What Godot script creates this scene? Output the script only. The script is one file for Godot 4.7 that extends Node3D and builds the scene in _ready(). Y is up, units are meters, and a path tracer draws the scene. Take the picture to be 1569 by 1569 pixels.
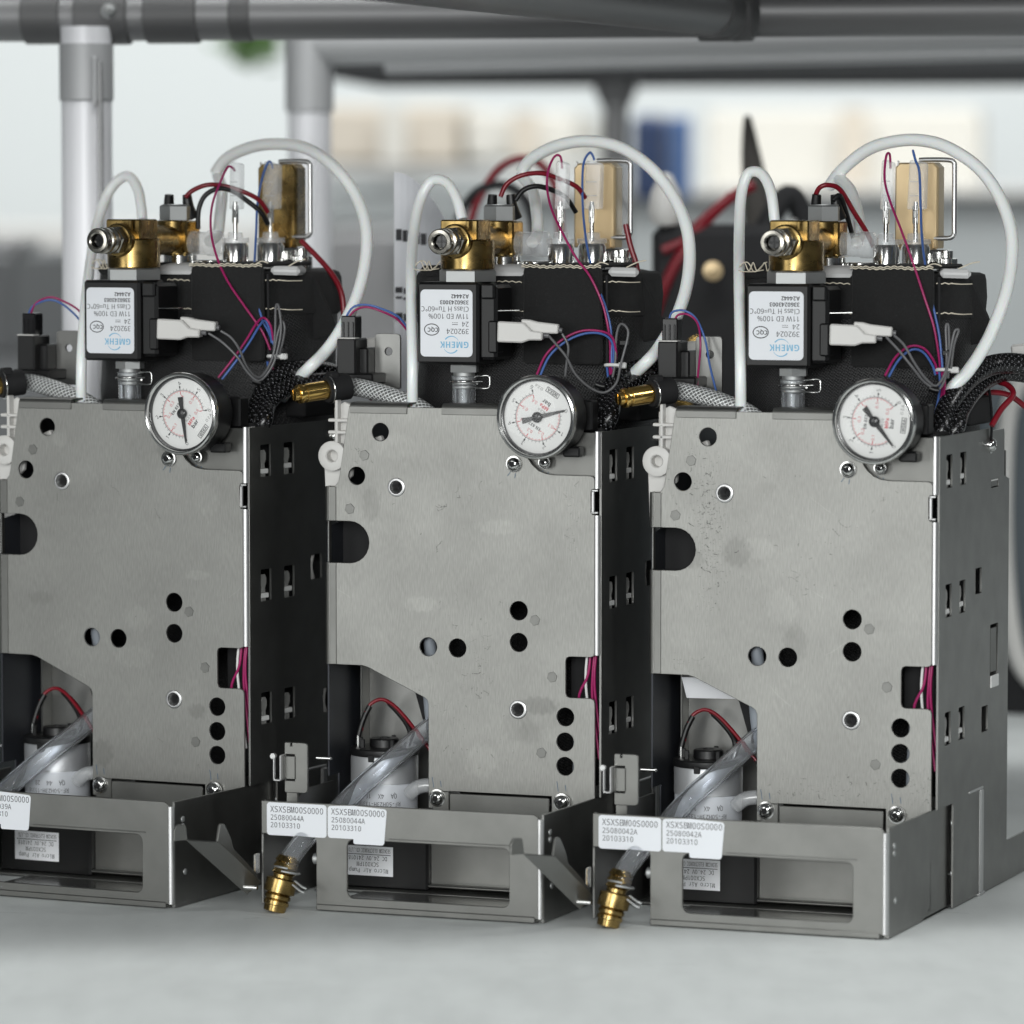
extends Node3D
# Three boiler and pump modules standing in a row on a white bench under a tube rack.
# Every shape is written in millimetres in its thing's own axes and committed in metres.

const S := 0.001
const EYE_HEIGHT := 0.3448
const EYE_BACK := 2.25606

var M := {}
var cache := {}
var taken := {}


func _ready() -> void:
	setup_view()
	setup_light()
	make_materials()
	build_bench()
	build_rack()
	build_far_room()
	build_modules()


# ---------------------------------------------------------------- camera, air, lamps
func setup_view() -> void:
	var cam := Camera3D.new()
	cam.name = "camera"
	var lens := CameraAttributesPhysical.new()
	lens.frustum_focal_length = 107.07
	lens.frustum_focus_distance = 2.255
	lens.frustum_near = 0.05
	lens.frustum_far = 60.0
	lens.exposure_aperture = 5.2
	cam.attributes = lens
	cam.fov = 12.79
	cam.near = 0.05
	cam.far = 60.0
	cam.position = Vector3(0, EYE_HEIGHT, EYE_BACK)
	cam.rotation_degrees = Vector3(-3.9446, 0, 0)
	cam.current = true
	add_child(cam)


func setup_light() -> void:
	var env := Environment.new()
	env.background_mode = Environment.BG_COLOR
	env.background_color = lin(0.052, 0.057, 0.060)
	env.tonemap_mode = Environment.TONE_MAPPER_LINEAR
	env.tonemap_exposure = 1.23
	env.sdfgi_enabled = true
	env.ssao_enabled = true
	env.ssil_enabled = true
	var we := WorldEnvironment.new()
	we.name = "world"
	we.environment = env
	add_child(we)
	# long ceiling lamps of the hall: one row over the aisle where the camera stands, one over the far hall
	area_lamp("bench_lamp", Vector3(0.1, 2.3, 0.62), Vector3(0.1, 0.0, 0.60), Vector2(2.4, 0.30), 3.0)
	area_lamp("aisle_lamp", Vector3(-0.35, 0.80, 3.6), Vector3(0.0, 0.2, 0.0), Vector2(2.4, 0.60), 7.4)
	area_lamp("window_lamp", Vector3(-2.75, 0.85, 2.9), Vector3(-0.1, 0.2, 0.0), Vector2(2.4, 1.1), 2.6)
	area_lamp("ceiling_lamp", Vector3(2.5, 2.1, 1.5), Vector3(0.1, 0.15, 0.0), Vector2(1.2, 0.10), 1.5)
	area_lamp("far_lamp", Vector3(0.3, 3.2, -3.2), Vector3(0.0, 0.3, -6.6), Vector2(6.0, 1.2), 19.0)
	area_lamp("rack_lamp", Vector3(0.2, 2.6, -2.1), Vector3(0.0, 0.2, -1.2), Vector2(3.0, 0.6), 2.0)


func area_lamp(called: String, at: Vector3, towards: Vector3, size: Vector2, energy: float) -> void:
	var l := AreaLight3D.new()
	l.name = called
	l.area_size = size
	l.light_energy = energy
	l.light_color = Color(0.992, 1.0, 0.994)
	l.shadow_enabled = true
	l.set("area_range", 20.0)
	add_child(l)
	l.look_at_from_position(at, towards, Vector3(0, 0, 1))


# ---------------------------------------------------------------- small tools
func lin(r: float, g: float, b: float, a := 1.0) -> Color:
	var c := Color(r, g, b).linear_to_srgb()
	c.a = a
	return c


func numbered(called: String) -> String:
	if not taken.has(called):
		taken[called] = 0
		return called
	taken[called] += 1
	return "%s_%03d" % [called, taken[called]]


func thing(called: String, label: String, category: String, at := Vector3.ZERO, turn := 0.0, group := "") -> Node3D:
	var o := Node3D.new()
	o.name = numbered(called)
	add_child(o)
	o.position = at
	o.rotation.y = turn
	tag(o, label, category, group)
	return o


func tag(o: Node, label: String, category: String, group := "") -> void:
	o.set_meta("label", label)
	o.set_meta("category", category)
	if group:
		o.set_meta("group", group)


func part(parent: Node, called: String, mat: Material, key: String, f: Callable, label := "") -> MeshInstance3D:
	var me: ArrayMesh
	if key != "" and cache.has(key):
		me = cache[key]
	else:
		var g := Geo.new()
		f.call(g)
		me = g.commit()
		if key != "":
			cache[key] = me
	var mi := MeshInstance3D.new()
	mi.name = numbered(called) if parent == self else called
	mi.mesh = me
	mi.material_override = mat
	if label:
		mi.set_meta("label", label)
	parent.add_child(mi, true)
	return mi


func v3(a: Array) -> PackedVector3Array:
	var r := PackedVector3Array()
	for i in range(0, a.size(), 3):
		r.append(Vector3(a[i], a[i + 1], a[i + 2]))
	return r


func v2(a: Array) -> PackedVector2Array:
	var r := PackedVector2Array()
	for i in range(0, a.size(), 2):
		r.append(Vector2(a[i], a[i + 1]))
	return r


func circle(c: Vector2, r: float, n := 24, turn := 0.0) -> PackedVector2Array:
	var p := PackedVector2Array()
	for i in n:
		var a := TAU * i / n + turn
		p.append(c + Vector2(cos(a), sin(a)) * r)
	return p


func rect(x0: float, y0: float, x1: float, y1: float, r := 0.0, n := 4) -> PackedVector2Array:
	if r <= 0.0:
		return v2([x0, y0, x1, y0, x1, y1, x0, y1])
	return rounded(v2([x0, y0, x1, y0, x1, y1, x0, y1]), [r, r, r, r], n)


# a polygon whose corners are rounded by the radii given (0 keeps the corner)
func rounded(p: PackedVector2Array, radii: Array, n := 4) -> PackedVector2Array:
	var o := PackedVector2Array()
	for i in p.size():
		var r: float = radii[i]
		var b := p[i]
		if r <= 0.0:
			o.append(b)
			continue
		var d1 := (p[(i - 1 + p.size()) % p.size()] - b).normalized()
		var d2 := (p[(i + 1) % p.size()] - b).normalized()
		var half := acos(clampf(d1.dot(d2), -1, 1)) / 2.0
		var t := r / tan(half)
		var a := b + d1 * t
		var c := b + d2 * t
		var mid := b + (d1 + d2).normalized() * (r / sin(half))
		for k in n + 1:
			var w := (a - mid).slerp(c - mid, float(k) / n)
			o.append(mid + w)
	return o


func frame(o: Vector3, x := Vector3.RIGHT, y := Vector3.UP) -> Transform3D:
	x = x.normalized()
	y = (y - x * y.dot(x)).normalized()
	return Transform3D(Basis(x, y, x.cross(y)), o)


# a frame whose z axis runs along «axis»
func along(o: Vector3, axis: Vector3) -> Transform3D:
	var z := axis.normalized()
	var x := (Vector3.UP if absf(z.y) < 0.9 else Vector3.RIGHT).cross(z).normalized()
	return Transform3D(Basis(x, z.cross(x), z), o)


class Geo:
	var v := PackedVector3Array()
	var n := PackedVector3Array()
	var t := PackedVector2Array()

	func tri(a: Vector3, b: Vector3, c: Vector3, na: Vector3, nb: Vector3, nc: Vector3, ua := Vector2.ZERO, ub := Vector2.ZERO, uc := Vector2.ZERO) -> void:
		if (b - a).cross(c - a).dot(na + nb + nc) > 0.0:
			v.append_array([a, c, b])
			n.append_array([na, nc, nb])
			t.append_array([ua, uc, ub])
		else:
			v.append_array([a, b, c])
			n.append_array([na, nb, nc])
			t.append_array([ua, ub, uc])

	func quad(a: Vector3, b: Vector3, c: Vector3, d: Vector3, nn: Vector3) -> void:
		var ub := Vector2((b - a).length(), 0)
		var uc := Vector2((b - a).length(), (c - b).length())
		var ud := Vector2(0, (d - a).length())
		tri(a, b, c, nn, nn, nn, Vector2.ZERO, ub, uc)
		tri(a, c, d, nn, nn, nn, Vector2.ZERO, uc, ud)

	func quad4(a: Vector3, b: Vector3, c: Vector3, d: Vector3, na: Vector3, nb: Vector3, nc: Vector3, nd: Vector3, ua: Vector2, ub: Vector2, uc: Vector2, ud: Vector2) -> void:
		tri(a, b, c, na, nb, nc, ua, ub, uc)
		tri(a, c, d, na, nc, nd, ua, uc, ud)

	# a box of that size round the origin of xf, its edges chamfered by e
	func box(xf: Transform3D, size: Vector3, e := 0.0) -> void:
		var h := size / 2.0
		e = minf(e, minf(h.x, minf(h.y, h.z)) * 0.9)
		for ax in 3:
			var b := (ax + 1) % 3
			var c := (ax + 2) % 3
			for s in [-1.0, 1.0]:
				var q := []
				for k in [[-1, -1], [1, -1], [1, 1], [-1, 1]]:
					var p := Vector3.ZERO
					p[ax] = s * h[ax]
					p[b] = k[0] * (h[b] - e)
					p[c] = k[1] * (h[c] - e)
					q.append(xf * p)
				var nn := Vector3.ZERO
				nn[ax] = s
				quad(q[0], q[1], q[2], q[3], (xf.basis * nn).normalized())
		if e <= 0.0:
			return
		for ax in 3:
			var b := (ax + 1) % 3
			var c := (ax + 2) % 3
			for s in [[-1, -1], [1, -1], [1, 1], [-1, 1]]:
				var q := []
				for k in [[-1, 0], [1, 0], [1, 1], [-1, 1]]:
					var p := Vector3.ZERO
					p[ax] = k[0] * (h[ax] - e)
					p[b] = s[0] * (h[b] - (0.0 if k[1] == 0 else e))
					p[c] = s[1] * (h[c] - (e if k[1] == 0 else 0.0))
					q.append(xf * p)
				var nn := Vector3.ZERO
				nn[b] = s[0]
				nn[c] = s[1]
				quad(q[0], q[1], q[2], q[3], (xf.basis * nn).normalized())
		for sx in [-1.0, 1.0]:
			for sy in [-1.0, 1.0]:
				for sz in [-1.0, 1.0]:
					var a := Vector3(sx * h.x, sy * (h.y - e), sz * (h.z - e))
					var b2 := Vector3(sx * (h.x - e), sy * h.y, sz * (h.z - e))
					var c2 := Vector3(sx * (h.x - e), sy * (h.y - e), sz * h.z)
					var nn := (xf.basis * Vector3(sx, sy, sz)).normalized()
					tri(xf * a, xf * b2, xf * c2, nn, nn, nn)

	# a profile of [radius, height] turned round the z axis of xf; corners sharper than 35 degrees stay crisp
	func lathe(xf: Transform3D, prof: Array, seg := 24, squash := Vector2.ONE) -> void:
		var m := prof.size()
		var dirs := []
		for i in m - 1:
			var d := Vector2(prof[i + 1][0] - prof[i][0], prof[i + 1][1] - prof[i][1])
			dirs.append(Vector2(d.y, -d.x).normalized() if d.length() > 1e-6 else Vector2.RIGHT)
		var run := 0.0
		for i in m - 1:
			var n0: Vector2 = dirs[i]
			var n1: Vector2 = dirs[i]
			if i > 0 and dirs[i - 1].dot(dirs[i]) > 0.82:
				n0 = (dirs[i - 1] + dirs[i]).normalized()
			if i < m - 2 and dirs[i + 1].dot(dirs[i]) > 0.82:
				n1 = (dirs[i + 1] + dirs[i]).normalized()
			var r0: float = prof[i][0]
			var r1: float = prof[i + 1][0]
			var h0: float = prof[i][1]
			var h1: float = prof[i + 1][1]
			var len := Vector2(r1 - r0, h1 - h0).length()
			for k in seg:
				var a0 := TAU * k / seg
				var a1 := TAU * (k + 1) / seg
				var c0 := Vector3(cos(a0) * squash.x, sin(a0) * squash.y, 0)
				var c1 := Vector3(cos(a1) * squash.x, sin(a1) * squash.y, 0)
				var z := Vector3(0, 0, 1)
				var rm := maxf(r0, r1)
				var pa := xf * (c0 * r0 + z * h0)
				var pb := xf * (c1 * r0 + z * h0)
				var pc := xf * (c1 * r1 + z * h1)
				var pd := xf * (c0 * r1 + z * h1)
				var na := (xf.basis * (c0 * n0.x + z * n0.y)).normalized()
				var nb := (xf.basis * (c1 * n0.x + z * n0.y)).normalized()
				var nc := (xf.basis * (c1 * n1.x + z * n1.y)).normalized()
				var nd := (xf.basis * (c0 * n1.x + z * n1.y)).normalized()
				var ua := Vector2(a0 * rm, run)
				var ub := Vector2(a1 * rm, run)
				var uc := Vector2(a1 * rm, run + len)
				var ud := Vector2(a0 * rm, run + len)
				if r0 > 1e-5:
					tri(pa, pb, pc, na, nb, nc, ua, ub, uc)
				if r1 > 1e-5:
					tri(pa, pc, pd, na, nc, nd, ua, uc, ud)
			run += len

	static func smooth(p: PackedVector3Array, sub := 6) -> PackedVector3Array:
		if p.size() < 3 or sub < 2:
			return p
		var o := PackedVector3Array()
		for i in p.size() - 1:
			var a := p[maxi(i - 1, 0)]
			var d := p[mini(i + 2, p.size() - 1)]
			for k in sub:
				o.append(p[i].cubic_interpolate(p[i + 1], a, d, float(k) / sub))
		o.append(p[-1])
		return o

	# a round tube through the points; radius may be one number or one per smoothed point by a function of 0..1
	func tube(pts: PackedVector3Array, r: float, seg := 10, sub := 6, shape = null, inner := 0.0) -> void:
		var p := smooth(pts, sub)
		var m := p.size()
		var up := Vector3.ZERO
		var rings := []
		var dirs := []
		for i in m:
			var d := (p[mini(i + 1, m - 1)] - p[maxi(i - 1, 0)]).normalized()
			if i == 0:
				up = (Vector3.UP if absf(d.y) < 0.9 else Vector3.RIGHT)
			up = (up - d * up.dot(d)).normalized()
			rings.append([up, d.cross(up)])
			dirs.append(d)
		var run := 0.0
		for pass_ in (2 if inner > 0.0 else 1):
			run = 0.0
			for i in m - 1:
				var f0: float = shape.call(float(i) / (m - 1)) if shape != null else 1.0
				var f1: float = shape.call(float(i + 1) / (m - 1)) if shape != null else 1.0
				var r0 := (r if pass_ == 0 else inner) * f0
				var r1 := (r if pass_ == 0 else inner) * f1
				var s := 1.0 if pass_ == 0 else -1.0
				var len := (p[i + 1] - p[i]).length()
				for k in seg:
					var a0 := TAU * k / seg
					var a1 := TAU * (k + 1) / seg
					var w0: Vector3 = rings[i][0] * cos(a0) + rings[i][1] * sin(a0)
					var w1: Vector3 = rings[i][0] * cos(a1) + rings[i][1] * sin(a1)
					var x0: Vector3 = rings[i + 1][0] * cos(a0) + rings[i + 1][1] * sin(a0)
					var x1: Vector3 = rings[i + 1][0] * cos(a1) + rings[i + 1][1] * sin(a1)
					quad4(p[i] + w0 * r0, p[i] + w1 * r0, p[i + 1] + x1 * r1, p[i + 1] + x0 * r1, w0 * s, w1 * s, x1 * s, x0 * s, Vector2(a0 * r, run), Vector2(a1 * r, run), Vector2(a1 * r, run + len), Vector2(a0 * r, run + len))
				run += len
		for e in [0, m - 1]:
			var nn: Vector3 = dirs[e] * (-1.0 if e == 0 else 1.0)
			var re: float = r * (shape.call(0.0 if e == 0 else 1.0) if shape != null else 1.0)
			for k in seg:
				var a0 := TAU * k / seg
				var a1 := TAU * (k + 1) / seg
				var w0: Vector3 = rings[e][0] * cos(a0) + rings[e][1] * sin(a0)
				var w1: Vector3 = rings[e][0] * cos(a1) + rings[e][1] * sin(a1)
				if inner > 0.0:
					quad(p[e] + w0 * re, p[e] + w1 * re, p[e] + w1 * inner, p[e] + w0 * inner, nn)
				else:
					tri(p[e], p[e] + w0 * re, p[e] + w1 * re, nn, nn, nn)

	# rings of equal point counts joined by a smooth skin; the last one is closed with a fan
	func skin(rings: Array, close_top := true) -> void:
		var m: int = rings[0].size()
		var nr := []
		for i in rings.size():
			var row := PackedVector3Array()
			for k in m:
				var a: Vector3 = rings[i][(k + 1) % m] - rings[i][(k - 1 + m) % m]
				var b: Vector3 = rings[mini(i + 1, rings.size() - 1)][k] - rings[maxi(i - 1, 0)][k]
				var c := a.cross(b)
				row.append(c.normalized() if c.length() > 1e-9 else Vector3.UP)
			nr.append(row)
		var mid := Vector3.ZERO
		for q in rings[0]:
			mid += q / m
		var flip := 1.0 if (rings[0][0] - mid).dot(nr[0][0]) > 0.0 else -1.0
		var rv := 0.0
		for i in rings.size() - 1:
			var ru := 0.0
			var dv: float = (rings[i + 1][0] - rings[i][0]).length()
			for k in m:
				var k1 := (k + 1) % m
				var du: float = (rings[i][k1] - rings[i][k]).length()
				quad4(rings[i][k], rings[i][k1], rings[i + 1][k1], rings[i + 1][k], nr[i][k] * flip, nr[i][k1] * flip, nr[i + 1][k1] * flip, nr[i + 1][k] * flip, Vector2(ru, rv), Vector2(ru + du, rv), Vector2(ru + du, rv + dv), Vector2(ru, rv + dv))
				ru += du
			rv += dv
		if close_top:
			var last: PackedVector3Array = rings[-1]
			var top := Vector3.ZERO
			for q in last:
				top += q / m
			for k in m:
				tri(top, last[k], last[(k + 1) % m], Vector3.UP, Vector3.UP, Vector3.UP)

	static func area(p: PackedVector2Array) -> float:
		var a := 0.0
		for i in p.size():
			a += p[i].cross(p[(i + 1) % p.size()])
		return a / 2.0

	static func inset(p: PackedVector2Array, e: float) -> PackedVector2Array:
		var o := PackedVector2Array()
		var m := p.size()
		for i in m:
			var d0 := (p[i] - p[(i - 1 + m) % m]).normalized()
			var d1 := (p[(i + 1) % m] - p[i]).normalized()
			var n0 := Vector2(-d0.y, d0.x)
			var n1 := Vector2(-d1.y, d1.x)
			var b := (n0 + n1)
			b = b / maxf(b.length_squared() / 2.0, 0.4)
			o.append(p[i] + b * e)
		return o

	static func crosses(a: Vector2, b: Vector2, p: PackedVector2Array) -> bool:
		for i in p.size():
			var c := p[i]
			var d := p[(i + 1) % p.size()]
			if c.is_equal_approx(a) or c.is_equal_approx(b) or d.is_equal_approx(a) or d.is_equal_approx(b):
				continue
			if Geometry2D.segment_intersects_segment(a, b, c, d) != null:
				return true
		return false

	static func bridge(outer: PackedVector2Array, holes: Array) -> PackedVector2Array:
		var rest := holes.duplicate()
		while rest.size():
			var pairs := []
			for h in rest.size():
				for j in range(0, rest[h].size(), 3):
					for i in outer.size():
						pairs.append([outer[i].distance_squared_to(rest[h][j]), i, h, j])
			pairs.sort_custom(func(a, b): return a[0] < b[0])
			var done := false
			for q in pairs:
				var a := outer[q[1]]
				var hole: PackedVector2Array = rest[q[2]]
				var b := hole[q[3]]
				var bad := crosses(a, b, outer)
				for h in rest:
					bad = bad or crosses(a, b, h)
				if bad:
					continue
				var joined := outer.slice(0, q[1] + 1)
				for k in hole.size() + 1:
					joined.append(hole[(q[3] + k) % hole.size()])
				joined.append_array(outer.slice(q[1]))
				outer = joined
				rest.remove_at(q[2])
				done = true
				break
			if not done:
				break
		return outer

	static func ears(p: PackedVector2Array) -> PackedInt32Array:
		var idx := []
		for i in p.size():
			idx.append(i)
		var o := PackedInt32Array()
		var at := 0
		var tries := 0
		while idx.size() > 3 and tries < idx.size() * 2:
			var m := idx.size()
			at = at % m
			var ia: int = idx[(at - 1 + m) % m]
			var ib: int = idx[at]
			var ic: int = idx[(at + 1) % m]
			var a := p[ia]
			var b := p[ib]
			var c := p[ic]
			var w := (b - a).cross(c - b)
			var ok := w > 1e-7
			if absf(w) <= 1e-7:
				idx.remove_at(at)
				tries = 0
				continue
			if ok:
				for q in idx:
					var x := p[q]
					if q == ia or q == ib or q == ic or x.is_equal_approx(a) or x.is_equal_approx(b) or x.is_equal_approx(c):
						continue
					if (b - a).cross(x - a) >= 0.0 and (c - b).cross(x - b) >= 0.0 and (a - c).cross(x - c) >= 0.0:
						ok = false
						break
			if ok:
				o.append_array([ia, ib, ic])
				idx.remove_at(at)
				tries = 0
				at += 1
			else:
				at += 1
				tries += 1
		if idx.size() == 3:
			o.append_array([idx[0], idx[1], idx[2]])
		return o

	func fill(outer: PackedVector2Array, holes: Array, z: float, s: float, xf: Transform3D) -> void:
		var p := bridge(outer, holes)
		var e := ears(p)
		var nn := (xf.basis * Vector3(0, 0, s)).normalized()
		for i in range(0, e.size(), 3):
			var q := [p[e[i]], p[e[i + 1]], p[e[i + 2]]]
			tri(xf * Vector3(q[0].x, q[0].y, z), xf * Vector3(q[1].x, q[1].y, z), xf * Vector3(q[2].x, q[2].y, z), nn, nn, nn, q[0], q[1], q[2])

	# a sheet cut to an outline with holes: its face at z = 0, its back at z = -thick, the front edges broken by e
	func sheet(xf: Transform3D, outline: PackedVector2Array, holes: Array, thick: float, e := 0.25, back := true) -> void:
		var outer := outline.duplicate()
		if area(outer) < 0.0:
			outer.reverse()
		var cut := []
		for h in holes:
			var q: PackedVector2Array = h.duplicate()
			if area(q) > 0.0:
				q.reverse()
			cut.append(q)
		var loops := [outer] + cut
		var small := []
		for l in loops:
			small.append(inset(l, e) if e > 0.0 else l)
		fill(small[0], small.slice(1), 0.0, 1.0, xf)
		if back:
			fill(outer, cut, -thick, -1.0, xf)
		for li in loops.size():
			var l: PackedVector2Array = loops[li]
			var sm: PackedVector2Array = small[li]
			var m := l.size()
			for i in m:
				var j := (i + 1) % m
				var d := (l[j] - l[i]).normalized()
				var dp := (l[i] - l[(i - 1 + m) % m]).normalized()
				var dn := (l[(j + 1) % m] - l[j]).normalized()
				var ni := Vector2(d.y, -d.x)
				var nj := ni
				if d.dot(dp) > 0.8:
					ni = (ni + Vector2(dp.y, -dp.x)).normalized()
				if d.dot(dn) > 0.8:
					nj = (nj + Vector2(dn.y, -dn.x)).normalized()
				var n3i := (xf.basis * Vector3(ni.x, ni.y, 0)).normalized()
				var n3j := (xf.basis * Vector3(nj.x, nj.y, 0)).normalized()
				var a := xf * Vector3(l[i].x, l[i].y, -e)
				var b := xf * Vector3(l[j].x, l[j].y, -e)
				quad4(a, b, xf * Vector3(l[j].x, l[j].y, -thick), xf * Vector3(l[i].x, l[i].y, -thick), n3i, n3j, n3j, n3i, l[i], l[j], l[j] + Vector2(0, 1), l[i] + Vector2(0, 1))
				if e > 0.0:
					var z3 := (xf.basis * Vector3(0, 0, 1)).normalized()
					quad4(a, b, xf * Vector3(sm[j].x, sm[j].y, 0), xf * Vector3(sm[i].x, sm[i].y, 0), (n3i + z3).normalized(), (n3j + z3).normalized(), (n3j + z3).normalized(), (n3i + z3).normalized(), l[i], l[j], sm[j], sm[i])

	# a strip bent round an axis: radius r about the origin of xf, from angle a0 to a1 in its xy plane, from z = 0 to -long
	func bend(xf: Transform3D, r: float, a0: float, a1: float, long: float, seg := 6, thick := 1.0) -> void:
		for k in seg:
			var b0 := lerpf(a0, a1, float(k) / seg)
			var b1 := lerpf(a0, a1, float(k + 1) / seg)
			var d0 := Vector3(cos(b0), sin(b0), 0)
			var d1 := Vector3(cos(b1), sin(b1), 0)
			var z := Vector3(0, 0, -long)
			var n0 := (xf.basis * d0).normalized()
			var n1 := (xf.basis * d1).normalized()
			var q := [d0 * r, d1 * r, d1 * r + z, d0 * r + z]
			quad4(xf * q[0], xf * q[1], xf * q[2], xf * q[3], n0, n1, n1, n0, Vector2(b0 * r, 0), Vector2(b1 * r, 0), Vector2(b1 * r, long), Vector2(b0 * r, long))
			var q2 := [d0 * (r - thick), d1 * (r - thick), d1 * (r - thick) + z, d0 * (r - thick) + z]
			quad4(xf * q2[0], xf * q2[1], xf * q2[2], xf * q2[3], -n0, -n1, -n1, -n0, Vector2.ZERO, Vector2.ZERO, Vector2.ZERO, Vector2.ZERO)
			var ez := (xf.basis * Vector3(0, 0, 1)).normalized()
			quad(xf * q[0], xf * q[1], xf * q2[1], xf * q2[0], ez)
			quad(xf * q[3], xf * q[2], xf * q2[2], xf * q2[3], -ez)

	# flat lettering in the xy plane of xf; map, if given, moves each point
	func text(s: String, size: float, xf: Transform3D, bold := false, mono := false, align := HORIZONTAL_ALIGNMENT_LEFT, stretch := 1.0, map = null) -> void:
		var f := SystemFont.new()
		f.font_names = PackedStringArray(["Droid Sans Mono" if mono else "Droid Sans"])
		f.font_weight = 700 if bold else 400
		var tm := TextMesh.new()
		tm.font = f
		tm.text = s
		tm.font_size = 24
		tm.pixel_size = size / 24.0
		tm.depth = 0.0
		tm.curve_step = 2.0
		tm.horizontal_alignment = align
		tm.vertical_alignment = VERTICAL_ALIGNMENT_CENTER
		var arr := tm.surface_get_arrays(0)
		var vs: PackedVector3Array = arr[Mesh.ARRAY_VERTEX]
		var ix: PackedInt32Array = arr[Mesh.ARRAY_INDEX] if arr[Mesh.ARRAY_INDEX] != null else PackedInt32Array(range(vs.size()))
		var nn := (xf.basis * Vector3(0, 0, 1)).normalized()
		for i in range(0, ix.size() - 2, 3):
			var q := []
			for k in 3:
				var w := xf * Vector3(vs[ix[i + k]].x * stretch, vs[ix[i + k]].y, 0)
				q.append(map.call(w) if map != null else w)
			var n2 := nn
			if map != null:
				n2 = (q[1] - q[0]).cross(q[2] - q[0]).normalized()
				if n2.z < 0.0:
					n2 = -n2
			tri(q[0], q[1], q[2], n2, n2, n2)

	func commit() -> ArrayMesh:
		var a := []
		a.resize(Mesh.ARRAY_MAX)
		var sv := PackedVector3Array()
		sv.resize(v.size())
		for i in v.size():
			sv[i] = v[i] * 0.001
		a[Mesh.ARRAY_VERTEX] = sv
		a[Mesh.ARRAY_NORMAL] = n
		a[Mesh.ARRAY_TEX_UV] = t
		var m := ArrayMesh.new()
		m.add_surface_from_arrays(Mesh.PRIMITIVE_TRIANGLES, a)
		return m


# ---------------------------------------------------------------- materials
func flat(r: float, g: float, b: float, rough := 0.5, metal := 0.0) -> StandardMaterial3D:
	var m := StandardMaterial3D.new()
	m.albedo_color = lin(r, g, b)
	m.roughness = rough
	m.metallic = metal
	return m


func noise_tex(freq: float, seed_: int, lo: float, hi: float, octaves := 4, stretch := Vector2.ONE, size := 512) -> ImageTexture:
	var f := FastNoiseLite.new()
	f.noise_type = FastNoiseLite.TYPE_SIMPLEX_SMOOTH
	f.seed = seed_
	f.frequency = freq
	f.fractal_octaves = octaves
	var src := f.get_seamless_image(int(size * stretch.x), int(size * stretch.y))
	src.resize(size, size, Image.INTERPOLATE_BILINEAR)
	src.convert(Image.FORMAT_RGB8)
	var d := src.get_data()
	for i in d.size():
		d[i] = int(clampf(lerpf(lo, hi, d[i] / 255.0), 0, 1) * 255)
	return ImageTexture.create_from_image(Image.create_from_data(size, size, false, Image.FORMAT_RGB8, d))


func tile(w: int, h: int, f: Callable) -> ImageTexture:
	var im := Image.create(w, h, false, Image.FORMAT_RGB8)
	for y in h:
		for x in w:
			im.set_pixel(x, y, f.call(x, y))
	return ImageTexture.create_from_image(im)


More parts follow.
